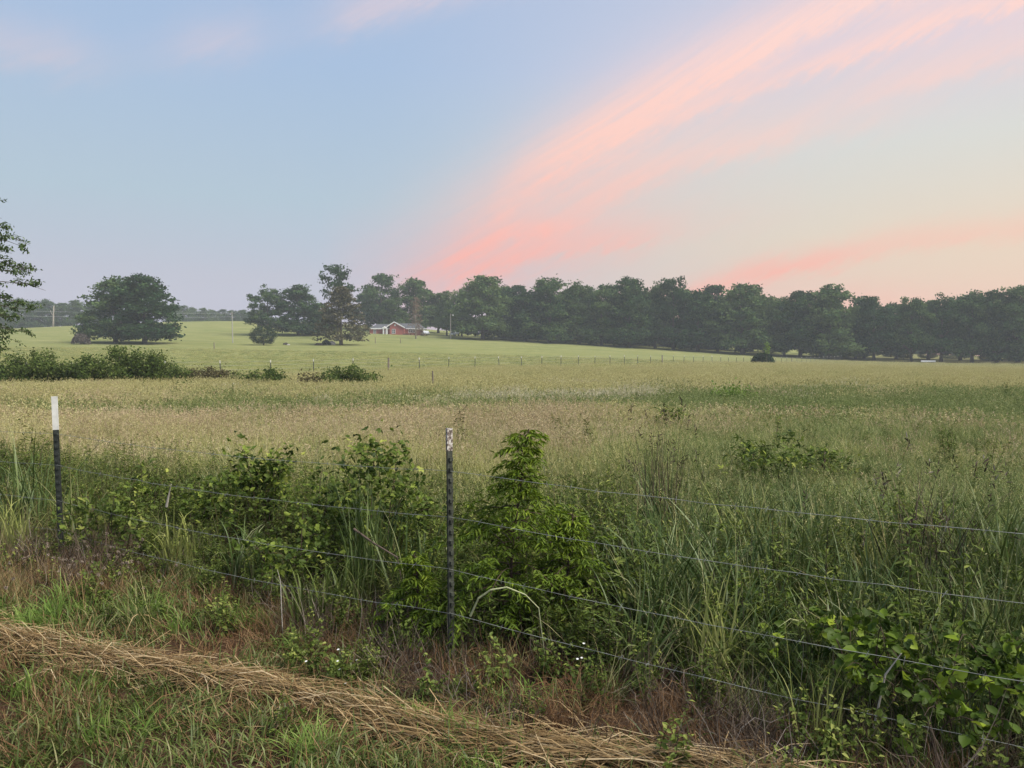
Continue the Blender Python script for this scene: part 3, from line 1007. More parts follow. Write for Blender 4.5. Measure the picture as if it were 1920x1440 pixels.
# low white trough at the wood's edge
tq = empty('feed_trough', gp(1740, 205), R(-4))
tag(tq, 'long low white trough under the wood edge far out', 'trough')
MB().box(-1.7, 1.7, -0.35, 0.35, 0.15, 0.24).build('floor_pan', TRIM, tq)
for sy in (-0.38, 0.34):
    MB().box(-1.74, 1.74, sy, sy + 0.04, 0.15, 0.58).build('side_panel', TRIM, tq)
for sx in (-1.5, 1.5):
    MB().box(sx - 0.05, sx + 0.05, -0.3, 0.3, -0.2, 0.149).build('leg', BARK, tq)

# ------------------------------------------------------------------ far fence
POSTG = plain('green_steel_post', c3(0.07, 0.075, 0.06), 0.6, 0.3, 8.0)
POSTTIP = plain('pale_post_tip', c3(0.6, 0.58, 0.52), 0.7, 0.1, 8.0)
WOODP = plain('grey_wood_post', c3(0.17, 0.14, 0.115), 0.95, 0.3, 4.0)
ff = empty('pasture_fence', (0, 0, 0))
tag(ff, 'far wire fence of thin steel posts between pasture and hay meadow', 'fence')
pm = MB()
pm.box(-0.035, 0.035, -0.012, 0.012, -0.4, 1.12)
pm.box(-0.012, 0.012, 0.0121, 0.05, -0.4, 1.12)
pmesh = pm.mesh('post', POSTG)
tm_ = MB().box(-0.033, 0.033, -0.01, 0.045, 1.121, 1.32).mesh('tip', POSTTIP)
wm = MB().tube([(0, 0, -0.4), (0.01, 0, 0.6), (-0.01, 0.01, 1.36)], [0.085, 0.08, 0.075], 8).mesh('post', WOODP)
tops = []
for k in range(-4, 47):
    q = F0 + FD * k
    z = tz(q[0], q[1])
    wood = k in (3, 17, 34)
    o = link(bpy.data.objects.new('post', wm if wood else pmesh), ff)
    o.location = (q[0], q[1], z)
    o.rotation_euler = (random.uniform(-0.04, 0.04), random.uniform(-0.05, 0.05), random.uniform(0, 3))
    if wood:
        o['label'] = 'thick grey wooden post of the far fence'
        o.rotation_euler[1] = 0.09
    else:
        t_ = link(bpy.data.objects.new('tip', tm_), o)
    tops.append(Vector((q[0], q[1], z)))
for hgt in (0.35, 0.65, 0.95, 1.2):
    MB().tube([p + Vector((0, 0, hgt)) for p in tops], 0.006, 3).build('wire', plain('far_wire_%d' % int(hgt * 100), c3(0.25, 0.25, 0.24), 0.5, 0.1), ff)
for px, D, h_, lab in ((402, 150, 1.3, 'lone dark post on the slope before the thin light pole'), (704, 200, 1.6, 'lone post on the lawn slope right of the brown cedar'),
                       (751, 205, 1.3, 'short dark stump post on the lawn before the house'), (811, 34, 0.95, 'short weathered stake in the pasture before the far fence')):
    o = MB().tube([(0, 0, -0.3), (0.02, 0, h_ * 0.5), (0.0, 0, h_)], [0.10, 0.09, 0.075] if D > 100 else [0.04, 0.035, 0.03], 7).build('wooden_post', WOODP)
    o.location = gp(px, D)
    tag(o, lab, 'post')

# ------------------------------------------------------------------ foreground vegetation: building blocks
def lattice(ix, iy, seed):
    h = (ix.astype(np.int64) * 374761393 + iy.astype(np.int64) * 668265263 + seed * 974634777) & 0xFFFFFFFF
    h = ((h ^ (h >> 13)) * 1274126177) & 0xFFFFFFFF
    return ((h ^ (h >> 16)) & 0xFFFF) / 65535.0


def vnoise(x, y, scale, seed=0, octs=3):
    out, amp, tot = 0, 1.0, 0
    for o in range(octs):
        xs, ys = np.asarray(x) * scale + 37.1 * o, np.asarray(y) * scale + 11.7 * o
        ix, iy = np.floor(xs), np.floor(ys)
        fx, fy = xs - ix, ys - iy
        fx, fy = fx * fx * (3 - 2 * fx), fy * fy * (3 - 2 * fy)
        a = lattice(ix, iy, seed + o); b = lattice(ix + 1, iy, seed + o)
        c = lattice(ix, iy + 1, seed + o); d = lattice(ix + 1, iy + 1, seed + o)
        out = out + amp * ((a * (1 - fx) + b * fx) * (1 - fy) + (c * (1 - fx) + d * fx) * fy)
        tot += amp; amp *= 0.5; scale *= 2.1
    return out / tot


def blades(n, rng, rad, L, w, lean=(0.0, 0.4), curl=(0.2, 1.2), seg=4, base=None, azim=None, kink=0.0, twist=0.5, bend=1.4):
    """n grass blades: verts, quads, tint"""
    if base is None:
        r = rad * np.sqrt(rng.uniform(0, 1, n)); a = rng.uniform(0, 6.2832, n)
        base = np.stack([r * np.cos(a), r * np.sin(a), np.zeros(n)], -1)
    az_ = rng.uniform(0, 6.2832, n) if azim is None else azim
    Ln = rng.uniform(L[0], L[1], n)
    wn = rng.uniform(w[0], w[1], n)
    th0 = rng.uniform(lean[0], lean[1], n)
    cu = rng.uniform(curl[0], curl[1], n)
    tw = az_ + 1.5708 + rng.uniform(-twist, twist, n)
    side = np.stack([np.cos(tw), np.sin(tw), rng.uniform(-0.3, 0.3, n)], -1)
    pos = base.copy()
    rows = []
    for i in range(seg + 1):
        t = i / seg
        ww = wn * (1.0 - t ** 1.8) * (0.75 + 0.5 * min(1, t * 3)) + 0.0006
        rows.append((pos - side * ww[:, None] * 0.5, pos + side * ww[:, None] * 0.5))
        th = th0 + cu * (t + 0.5 / seg) ** bend
        jz = az_ + (rng.normal(size=n) * kink if kink else 0)
        d = np.stack([np.sin(th) * np.cos(jz), np.sin(th) * np.sin(jz), np.cos(th)], -1)
        pos = pos + d * (Ln / seg)[:, None]
    v = np.stack([q for r_ in rows for q in r_], 1)           # n x 2(seg+1) x 3
    k = 2 * (seg + 1)
    b0 = (np.arange(n) * k)[:, None]
    q = np.concatenate([b0 + np.array([2 * i, 2 * i + 1, 2 * i + 3, 2 * i + 2]) for i in range(seg)], 0)
    return v.reshape(-1, 3), q, np.repeat(rng.uniform(0, 1, n), k), pos


def leaves_np(base, dr, nrm, L, W, rng, fold=0.25, droop=0.15):
    """ovate folded leaves: 6 verts, 2 quads each"""
    n = len(base)
    dr = dr / (np.linalg.norm(dr, axis=1, keepdims=True) + 1e-9)
    sd_ = np.cross(dr, nrm); sd_ /= np.linalg.norm(sd_, axis=1, keepdims=True) + 1e-9
    up = np.cross(sd_, dr)
    L = (np.ones(n) * L)[:, None]; W = (np.ones(n) * W)[:, None]
    tip = base + dr * L - up * L * droop
    m1 = base + dr * L * 0.33 + up * W * fold
    m2 = base + dr * L * 0.68 + up * (W * fold * 0.8 - L * droop * 0.5)
    v = np.stack([base, m1 + sd_ * W * 0.5, m2 + sd_ * W * 0.40, tip, m2 - sd_ * W * 0.40, m1 - sd_ * W * 0.5], 1)
    b0 = (np.arange(n) * 6)[:, None]
    q = np.concatenate([b0 + np.array([0, 1, 2, 3]), b0 + np.array([0, 3, 4, 5])], 0)
    return v.reshape(-1, 3), q, 6


class VB:
    """collects numpy pieces with material slots and tints"""
    def __init__(self):
        self.v, self.f, self.t, self.n = [], [], [], 0

    def add(self, v, q, t, slot=0):
        self.v.append(v); self.f.append((q + self.n, slot)); self.t.append(t); self.n += len(v)
        return self

    def mesh(self, name, mats):
        return mesh_np(name, np.concatenate(self.v), self.f, mats, np.concatenate(self.t))


def unit(v):
    return v / (np.linalg.norm(v, axis=-1, keepdims=True) + 1e-9)


def strip_stem(pts, w, rng):
    """thin flat two-sided stem along a polyline (n x 3): crossed strips"""
    pts = np.asarray(pts); k = len(pts)
    vs, qs = [], []
    for j, s_ in enumerate((np.array([1.0, 0.2, 0]), np.array([-0.2, 1.0, 0]))):
        ww = np.linspace(w, w * 0.4, k)[:, None] * 0.5
        vs.append(np.stack([pts - s_ * ww, pts + s_ * ww], 1).reshape(-1, 3))
        qs.append(np.array([[2 * i, 2 * i + 1, 2 * i + 3, 2 * i + 2] for i in range(k - 1)]) + j * 2 * k)
    return np.concatenate(vs), np.concatenate(qs), np.full(4 * k, rng.uniform(0.2, 0.8))


# colours
GREEN = leafy('grass_green', [(0, c3(0.0496, 0.0736, 0.0160)), (0.45, c3(0.0920, 0.1280, 0.0288)), (0.8, c3(0.1440, 0.1760, 0.0480)), (1, c3(0.2240, 0.2160, 0.0960))], 0.22, objvar=0.5, gloss=0.02, rough=0.4)
BRIGHT = leafy('grass_bright', [(0, c3(0.10, 0.17, 0.030)), (0.6, c3(0.17, 0.26, 0.05)), (1, c3(0.26, 0.34, 0.09))], 0.4, objvar=0.3, gloss=0.012)
BLUEG = leafy('grass_bluegreen', [(0, c3(0.0360, 0.0612, 0.0158)), (0.5, c3(0.0756, 0.1152, 0.0317)), (0.9, c3(0.1440, 0.1836, 0.0684)), (1, c3(0.2592, 0.2664, 0.1368))], 0.15, objvar=0.3, gloss=0.02, rough=0.35)
TAN = leafy('grass_tan', [(0, c3(0.2930, 0.2594, 0.1048)), (0.5, c3(0.4347, 0.3990, 0.1846)), (1, c3(0.5859, 0.5486, 0.2992))], 0.25, objvar=0.4)
PINKT = leafy('grass_pinkish_heads', [(0, c3(0.34, 0.265, 0.155)), (0.5, c3(0.47, 0.375, 0.235)), (1, c3(0.58, 0.485, 0.33))], 0.25, objvar=0.4)
PALE = leafy('grass_pale_heads', [(0, c3(0.38, 0.34, 0.22)), (0.5, c3(0.50, 0.46, 0.32)), (1, c3(0.62, 0.58, 0.43))], 0.25, objvar=0.3)
OLIVE = leafy('grass_olive', [(0, c3(0.1788, 0.2016, 0.0553)), (0.5, c3(0.2822, 0.3074, 0.0937)), (1, c3(0.4140, 0.4234, 0.1596))], 0.3, objvar=0.5)
STRAW = leafy('cut_straw', [(0, c3(0.1047, 0.0651, 0.0283)), (0.4, c3(0.2319, 0.1530, 0.0687)), (0.8, c3(0.3590, 0.2563, 0.1333)), (1, c3(0.4937, 0.3978, 0.2584))], 0.1, objvar=0.1, gloss=0.012)
RUST = leafy('rusty_stubble', [(0, c3(0.0935, 0.0510, 0.0272)), (0.5, c3(0.1700, 0.0978, 0.0510)), (1, c3(0.2720, 0.1785, 0.1020))], 0.15, objvar=0.4)
DEADST = leafy('dead_stems', [(0, c3(0.0400, 0.0288, 0.0224)), (0.5, c3(0.0880, 0.0640, 0.0480)), (0.9, c3(0.1600, 0.1280, 0.1000)), (1, c3(0.2880, 0.2480, 0.2080))], 0.05, objvar=0.3)
WEED = leafy('weed_leaves', [(0, c3(0.0312, 0.0515, 0.0109)), (0.5, c3(0.0741, 0.1092, 0.0203)), (0.9, c3(0.1482, 0.1911, 0.0374)), (1, c3(0.2340, 0.2574, 0.0624))], 0.25, objvar=0.4, gloss=0.012)
BRAMB = leafy('bramble_leaves', [(0, c3(0.0298, 0.0510, 0.0102)), (0.5, c3(0.0850, 0.1275, 0.0204)), (0.85, c3(0.1870, 0.2380, 0.0382)), (1, c3(0.3060, 0.3315, 0.0723))], 0.22, objvar=0.1, gloss=0.012)
SAPL = leafy('sapling_leaflets', [(0, c3(0.0405, 0.0720, 0.0072)), (0.5, c3(0.1080, 0.1665, 0.0144)), (1, c3(0.2250, 0.2880, 0.0306))], 0.25, objvar=0.1, gloss=0.012)
VINE = leafy('vine_leaves', [(0, c3(0.0255, 0.0467, 0.0068)), (0.5, c3(0.0723, 0.1190, 0.0136)), (0.8, c3(0.1615, 0.2380, 0.0213)), (1, c3(0.2550, 0.3230, 0.0340))], 0.3, objvar=0.1, gloss=0.012)
PETAL = leafy('white_petals', [(0, c3(0.7, 0.7, 0.68)), (1, c3(0.85, 0.85, 0.82))], 0.2, objvar=0.1)
TWIG = plain('brown_twig', c3(0.075, 0.05, 0.035), 0.9, 0.3, 20.0)
SEEDY = leafy('dull_seed_heads', [(0, c3(0.17, 0.13, 0.10)), (1, c3(0.34, 0.28, 0.22))], 0.1, objvar=0.2)

SAGE = leafy('grass_sage', [(0, c3(0.105, 0.140, 0.045)), (0.5, c3(0.175, 0.220, 0.078)), (0.9, c3(0.28, 0.32, 0.13)), (1, c3(0.40, 0.40, 0.22))], 0.3, objvar=0.4)
PROTOS = {}


def proto(name, mesh):
    o = bpy.data.objects.new('source_' + name, mesh)
    PROTOS[name] = o
    return o


def heads(vb, tips, rng, L, w, slot, droop=0.4, n=7):
    """loose seed panicles: small slivers around each tip"""
    for k in range(n):
        m = len(tips)
        d = unit(rng.normal(size=(m, 3)) * 0.5 + np.array([0, 0, 0.7]))
        b = tips - np.array([0, 0, 1]) * (L * k / n) + rng.normal(size=(m, 3)) * 0.004
        v, q, kk = leaves_np(b, d, unit(rng.normal(size=(m, 3))), rng.uniform(0.4, 1.0, m) * L * 0.45, w, rng, 0.1, droop)
        vb.add(v, q, np.repeat(rng.uniform(0, 1, m), kk), slot)


def make_grass(name, seed, parts, mats):
    """parts: list of dicts for blades(); 'head' adds panicles"""
    rng = np.random.default_rng(seed)
    vb = VB()
    for p in parts:
        p = dict(p); slot = p.pop('slot', 0); hd = p.pop('head', None); n = p.pop('n')
        v, q, t, tips = blades(n, rng, p.pop('rad'), p.pop('L'), p.pop('w'), **p)
        vb.add(v, q, t, slot)
        if hd:
            heads(vb, tips, rng, hd[0], hd[1], hd[2])
    return proto(name, vb.mesh(name, mats))


def leafy_stem(vb, rng, base, height, lean, nleaf, L, W, slot_leaf=0, slot_stem=1, stemw=0.005, lance=True):
    a = rng.uniform(0, 6.283)
    t = np.linspace(0, 1, 7)
    pts = base + np.stack([lean * t * t * math.cos(a), lean * t * t * math.sin(a), height * t], -1)
    v, q, tt = strip_stem(pts, stemw, rng)
    vb.add(v, q, tt, slot_stem)
    ti = rng.uniform(0.12, 1.0, nleaf)
    bp_ = np.stack([np.interp(ti, t, pts[:, j]) for j in range(3)], -1)
    aa = rng.uniform(0, 6.283, nleaf)
    el_ = rng.uniform(-0.3, 0.9, nleaf)
    d = np.stack([np.cos(aa) * np.cos(el_), np.sin(aa) * np.cos(el_), np.sin(el_)], -1)
    sz = L * rng.uniform(0.6, 1.15, nleaf) * (1.15 - 0.55 * ti)
    v, q, k = leaves_np(bp_, d, unit(np.array([0, 0, 1.0]) + rng.normal(size=(nleaf, 3)) * 0.35), sz, sz * W, rng, 0.2, rng.uniform(0.05, 0.35))
    vb.add(v, q, np.repeat(np.clip(0.35 + 0.4 * ti + rng.normal(size=nleaf) * 0.2, 0, 1), k), slot_leaf)


def make_weed(name, seed, nst, h, nleaf, L, W, mat, rad=0.08):
    rng = np.random.default_rng(seed)
    vb = VB()
    for i in range(nst):
        r, a = rad * math.sqrt(rng.uniform()), rng.uniform(0, 6.28)
        leafy_stem(vb, rng, np.array([r * math.cos(a), r * math.sin(a), 0]), rng.uniform(*h), rng.uniform(0, 0.18), nleaf, L, W)
    return proto(name, vb.mesh(name, [mat, DEADST]))


def make_tangle(name, seed, n, rad, h, mat, w=0.003):
    """dead crossing stems"""
    rng = np.random.default_rng(seed)
    v, q, t, _ = blades(n, rng, rad, (h * 0.6, h * 1.6), (w * 0.6, w * 1.4), lean=(0.1, 1.3), curl=(-0.6, 1.2), seg=4, kink=0.5)
    return proto(name, VB().add(v, q, t).mesh(name, [mat]))


# verge
for i in range(3):
    make_grass('short_green_%d' % i, 11 + i, [dict(n=40, rad=0.10, L=(0.06, 0.16), w=(0.0035, 0.0068), lean=(0.1, 0.9), curl=(0.8, 2.4)),
                                              dict(n=17, rad=0.10, L=(0.05, 0.15), w=(0.0018, 0.0038), lean=(0.3, 1.3), curl=(0, 1), slot=1)], [GREEN, RUST])
    make_grass('stubble_%d' % i, 21 + i, [dict(n=55, rad=0.09, L=(0.05, 0.15), w=(0.0018, 0.0035), lean=(0.0, 1.1), curl=(-0.2, 0.8), slot=0),
                                          dict(n=20, rad=0.09, L=(0.07, 0.14), w=(0.003, 0.005), lean=(0.2, 0.9), curl=(0.3, 1.4), slot=1)], [RUST, GREEN])
    make_grass('tuft_bright_%d' % i, 31 + i, [dict(n=60, rad=0.08, L=(0.08, 0.19), w=(0.003, 0.0065), lean=(0.1, 0.8), curl=(0.6, 2.2))], [BRIGHT])
    make_grass('mid_green_%d' % i, 41 + i, [dict(n=34, rad=0.11, L=(0.2, 0.48), w=(0.0035, 0.0075), lean=(0.05, 0.5), curl=(0.3, 1.6), seg=5),
                                            dict(n=14, rad=0.11, L=(0.2, 0.5), w=(0.002, 0.004), lean=(0.1, 0.9), curl=(0, 0.9), slot=1)], [GREEN, TAN])
    make_grass('tall_wide_%d' % i, 51 + i, [dict(n=30, rad=0.12, L=(0.35, 0.75), w=(0.008, 0.016), lean=(0.03, 0.38), curl=(0.3, 2.4), seg=7, bend=2.6),
                                            dict(n=3, rad=0.1, L=(0.3, 0.7), w=(0.003, 0.006), lean=(0.1, 0.9), curl=(0, 1.2), seg=5, slot=1)], [BLUEG, TAN])
    make_grass('tall_thin_%d' % i, 61 + i, [dict(n=34, rad=0.12, L=(0.3, 0.65), w=(0.003, 0.007), lean=(0.02, 0.35), curl=(0.1, 1.1), seg=5),
                                            dict(n=12, rad=0.12, L=(0.35, 0.7), w=(0.002, 0.0035), lean=(0.02, 0.4), curl=(0, 0.5), slot=1, head=(0.06, 0.004, 1))], [GREEN, GREEN])
    make_grass('dry_stand_%d' % i, 71 + i, [dict(n=24, rad=0.14, L=(0.25, 0.85), w=(0.002, 0.0042), lean=(0.0, 0.6), curl=(-0.3, 0.9), slot=0),
                                            dict(n=14, rad=0.14, L=(0.15, 0.45), w=(0.003, 0.006), lean=(0.1, 0.8), curl=(0.3, 1.6), slot=2),
                                            dict(n=10, rad=0.12, L=(0.2, 0.5), w=(0.002, 0.004), lean=(0.3, 1.2), curl=(0.2, 1), slot=1)], [STRAW, TAN, GREEN])
    make_weed('weed_lance_%d' % i, 81 + i, 5, (0.3, 0.7), 34, 0.075, 0.24, WEED)
    make_weed('weed_broad_%d' % i, 91 + i, 6, (0.15, 0.42), 22, 0.055, 0.55, WEED)
    make_tangle('tangle_%d' % i, 101 + i, 46, 0.14, 0.30, DEADST)
    make_tangle('brown_mat_%d' % i, 111 + i, 60, 0.14, 0.16, RUST, 0.0025)
    # pasture
    make_grass('field_green_%d' % i, 121 + i, [dict(n=60, rad=0.22, L=(0.2, 0.5), w=(0.004, 0.008), lean=(0.05, 0.6), curl=(0.2, 1.4)),
                                               dict(n=12, rad=0.22, L=(0.3, 0.55), w=(0.002, 0.004), lean=(0, 0.4), curl=(0, 0.6), slot=1, head=(0.05, 0.004, 1))], [GREEN, GREEN])
    make_grass('field_olive_%d' % i, 131 + i, [dict(n=55, rad=0.22, L=(0.2, 0.5), w=(0.003, 0.007), lean=(0.05, 0.6), curl=(0.2, 1.2)),
                                               dict(n=18, rad=0.22, L=(0.3, 0.6), w=(0.002, 0.004), lean=(0, 0.4), curl=(0, 0.6), slot=1, head=(0.05, 0.004, 1))], [OLIVE, TAN])
    make_grass('field_tan_%d' % i, 141 + i, [dict(n=22, rad=0.22, L=(0.2, 0.4), w=(0.003, 0.006), lean=(0.05, 0.6), curl=(0.2, 1.2)),
                                             dict(n=44, rad=0.22, L=(0.3, 0.6), w=(0.002, 0.004), lean=(0, 0.45), curl=(0, 0.7), slot=1, head=(0.06, 0.005, 1))], [OLIVE, TAN])
    make_grass('field_pink_%d' % i, 151 + i, [dict(n=22, rad=0.22, L=(0.2, 0.4), w=(0.003, 0.006), lean=(0.05, 0.6), curl=(0.2, 1.2)),
                                              dict(n=44, rad=0.22, L=(0.3, 0.58), w=(0.002, 0.004), lean=(0, 0.45), curl=(0, 0.7), slot=1, head=(0.08, 0.008, 1))], [OLIVE, PINKT])
    make_grass('field_pale_%d' % i, 161 + i, [dict(n=16, rad=0.22, L=(0.2, 0.4), w=(0.003, 0.006), lean=(0.05, 0.6), curl=(0.2, 1.2)),
                                              dict(n=50, rad=0.22, L=(0.3, 0.55), w=(0.002, 0.004), lean=(0, 0.45), curl=(0, 0.7), slot=1, head=(0.08, 0.009, 1))], [OLIVE, PALE])
    make_grass('field_sage_%d' % i, 166 + i, [dict(n=62, rad=0.22, L=(0.2, 0.5), w=(0.004, 0.009), lean=(0.05, 0.7), curl=(0.3, 1.7)),
                                              dict(n=10, rad=0.22, L=(0.3, 0.55), w=(0.002, 0.004), lean=(0, 0.4), curl=(0, 0.6), slot=1, head=(0.05, 0.005, 1))], [SAGE, SAGE])
    # same, in wider coarser tufts for the distance
    for nm, m0, m1, s0 in (('green', SAGE, SAGE, 171), ('olive', OLIVE, TAN, 181), ('tan', OLIVE, TAN, 191), ('pink', OLIVE, PINKT, 201), ('pale', OLIVE, PALE, 211), ('blue', SAGE, SAGE, 221)):
        k0, k1 = {'green': (90, 14), 'olive': (75, 26), 'tan': (34, 66), 'pink': (34, 66), 'pale': (24, 76), 'blue': (80, 20)}[nm]
        make_grass('far_%s_%d' % (nm, i), s0 + i, [dict(n=k0, rad=0.7, L=(0.22, 0.48), w=(0.012, 0.026), lean=(0.05, 0.6), curl=(0.2, 1.2), seg=3),
                                                   dict(n=k1, rad=0.7, L=(0.3, 0.58), w=(0.006, 0.012), lean=(0, 0.45), curl=(0, 0.7), seg=2, slot=1, head=(0.10, 0.022, 1))], [m0, m1])
# small white and dull flowers
_r = np.random.default_rng(5)
vb = VB()
v_, q_, t_, tips = blades(3, _r, 0.03, (0.18, 0.34), (0.002, 0.003), lean=(0, 0.3), curl=(0, 0.4))
vb.add(v_, q_, t_, 1)
for tp in tips:
    aa = np.arange(7) * 0.9
    d = np.stack([np.cos(aa), np.sin(aa), np.full(7, 0.15)], -1)
    vl, ql, k = leaves_np(np.repeat(tp[None], 7, 0), d, np.tile([0, 0, 1.0], (7, 1)), 0.011, 0.006, _r, 0.05, 0)
    vb.add(vl, ql, np.repeat(_r.uniform(0, 1, 7), k), 0)
proto('flower_0', vb.mesh('flower', [PETAL, GREEN]))
vb = VB()
v_, q_, t_, tips = blades(6, _r, 0.06, (0.2, 0.45), (0.002, 0.003), lean=(0, 0.5), curl=(0, 0.5))
vb.add(v_, q_, t_, 1)
for tp in tips:
    d = unit(_r.normal(size=(26, 3)))
    vl, ql, k = leaves_np(np.repeat(tp[None], 26, 0), d, unit(_r.normal(size=(26, 3))), 0.014, 0.006, _r, 0.05, 0)
    vb.add(vl, ql, np.repeat(_r.uniform(0, 1, 26), k), 0)
proto('seedball_0', vb.mesh('seedball', [SEEDY, STRAW]))


def scatter(name, label, cat, kinds, P, rot, scl, pid):
    """one stuff object: instances of the source clumps kinds[pid] at P"""
    me = bpy.data.meshes.new(name)
    n = len(P)
    me.vertices.add(n)
    me.vertices.foreach_set('co', np.asarray(P, dtype=np.float32).ravel())
    for nm, ty, key, arr in (('rot', 'FLOAT_VECTOR', 'vector', rot), ('scl', 'FLOAT_VECTOR', 'vector', scl)):
        a = me.attributes.new(nm, ty, 'POINT')
        a.data.foreach_set(key, np.asarray(arr, dtype=np.float32).ravel())
    a = me.attributes.new('pid', 'INT', 'POINT')
    a.data.foreach_set('value', np.asarray(pid, dtype=np.int32))
    me.update()
    o = link(bpy.data.objects.new(name, me))
    ng = bpy.data.node_groups.new(name, 'GeometryNodeTree')
    ng.interface.new_socket('Geometry', in_out='INPUT', socket_type='NodeSocketGeometry')
    ng.interface.new_socket('Geometry', in_out='OUTPUT', socket_type='NodeSocketGeometry')
    N, Lk = ng.nodes, ng.links
    gi, go = N.new('NodeGroupInput'), N.new('NodeGroupOutput')
    join = N.new('GeometryNodeJoinGeometry')
    ra, sa, pa = N.new('GeometryNodeInputNamedAttribute'), N.new('GeometryNodeInputNamedAttribute'), N.new('GeometryNodeInputNamedAttribute')
    ra.data_type = sa.data_type = 'FLOAT_VECTOR'
    pa.data_type = 'INT'
    ra.inputs[0].default_value, sa.inputs[0].default_value, pa.inputs[0].default_value = 'rot', 'scl', 'pid'
    m2p = N.new('GeometryNodeMeshToPoints')
    Lk.new(gi.outputs[0], m2p.inputs[0])
    for k, kd in enumerate(kinds):
        oi = N.new('GeometryNodeObjectInfo')
        oi.inputs['Object'].default_value = PROTOS[kd]
        oi.inputs['As Instance'].default_value = True
        cmp_ = N.new('FunctionNodeCompare')
        cmp_.data_type = 'INT'
        cmp_.operation = 'EQUAL'
        Lk.new(pa.outputs[0], cmp_.inputs[2])
        cmp_.inputs[3].default_value = k
        ip = N.new('GeometryNodeInstanceOnPoints')
        Lk.new(m2p.outputs[0], ip.inputs['Points'])
        Lk.new(cmp_.outputs[0], ip.inputs['Selection'])
        Lk.new(oi.outputs['Geometry'], ip.inputs['Instance'])
        Lk.new(ra.outputs[0], ip.inputs['Rotation'])
        Lk.new(sa.outputs[0], ip.inputs['Scale'])
        Lk.new(ip.outputs[0], join.inputs[0])
    Lk.new(join.outputs[0], go.inputs[0])
    md = o.modifiers.new('scatter', 'NODES')
    md.node_group = ng
    tag(o, label, cat, kind='stuff')
    return o


def kinds3(*names):
    return [n + '_%d' % i for n in names for i in range(3)]


# fence frame: s along the fence (towards the right), d across it (positive into the pasture)
FO, FE, FN = np.array([-0.315, 3.96]), np.array([0.857, -0.516]), np.array([0.516, 0.857])


def sd_of(x, y):
    q = np.stack([x, y], -1) - FO
    return q @ FE, q @ FN


def random_ground(n, d0, d1, spread, rng):
    """points between distances d0 and d1, inside the view cone with some margin"""
    y = np.sqrt(rng.uniform(d0 * d0, d1 * d1, n))
    x = rng.uniform(-1, 1, n) * (spread * y + min(2.4, 60.0 / d1))
    return x, y


def put(x, y, rng, s0, s1, tilt=0.15, sz=None):
    n = len(x)
    P = np.stack([x, y, tz_np(x, y) - 0.01], -1)
    rot = np.stack([rng.normal(size=n) * tilt, rng.normal(size=n) * tilt, rng.uniform(0, 6.283, n)], -1)
    s = rng.uniform(s0, s1, n)
    if sz is not None:
        s = s * sz
    return P, rot, np.stack([s, s, s * rng.uniform(0.8, 1.2, n)], -1)


def zone_pick(x, y, rng):
    """what grows where in the pasture: 0 green 1 olive 2 tan 3 pink 4 pale 5 blue"""
    px = 960 + FPX * x / y
    D = y
    n1 = vnoise(x * 0.45, y, 0.30, 3, 4); n2 = vnoise(x * 0.5, y, 0.6, 9, 3); n3 = vnoise(x * 0.35, y, 0.2, 15, 3)
    w = np.zeros((len(x), 6))
    D = D * (1 + (n1 - 0.5) * 0.9 + (n2 - 0.5) * 0.35)          # ragged, not ruled, borders between the stands
    right = np.clip((px - 1000) / 350, 0, 1)
    far = np.clip((D - 27) / 6, 0, 1)
    nearb = np.clip((11.5 - D) / 3, 0, 1)
    midb = np.clip(1 - np.abs(D - 14.5) / 4.5, 0, 1)
    greenb = np.clip(1 - np.abs(D - 21) / 6, 0, 1)
    leftt = np.clip((430 - px) / 200, 0, 1)
    w[:, 0] = 0.05 + 0.15 * right * (1 - far) + 0.8 * nearb - 0.6 * midb * (1 - right) - 0.3 * far
    w[:, 1] = 0.65 + 0.45 * far + 0.25 * nearb - 0.2 * greenb
    w[:, 2] = 0.12 + 0.5 * far + 0.4 * leftt - 0.5 * right * (1 - far) - 0.2 * nearb
    w[:, 3] = 0.8 * midb * (1 - right) - 0.05 + 0.35 * leftt * (1 - far)
    w[:, 4] = 1.6 * np.clip(1 - np.abs(D - 29) / 4.0, 0, 1) * np.clip((n3 - 0.45) * 6, 0, 1) * np.clip((px - 600) / 300, 0.2, 1) + 0.03
    w[:, 5] = 0.45 + 1.0 * right * (1 - far) + 1.1 * greenb * (1 - 0.7 * leftt) - 0.55 * far - 0.3 * midb * (1 - right)
    w[:, 0] += (n1 - 0.5) * 0.6; w[:, 1] += (n2 - 0.5) * 1.4; w[:, 2] += (0.5 - n1) * 2.4; w[:, 3] += (n2 - 0.5) * 1.6 + (0.5 - n1) * 1.4
    w[:, 5] += (n1 - 0.5) * 3.0
    w = np.clip(w, 0.05, None) ** 2.4
    w /= w.sum(1, keepdims=True)
    return (rng.uniform(size=(len(x), 1)) > np.cumsum(w, 1)).sum(1).clip(0, 5)


rg = np.random.default_rng(21)
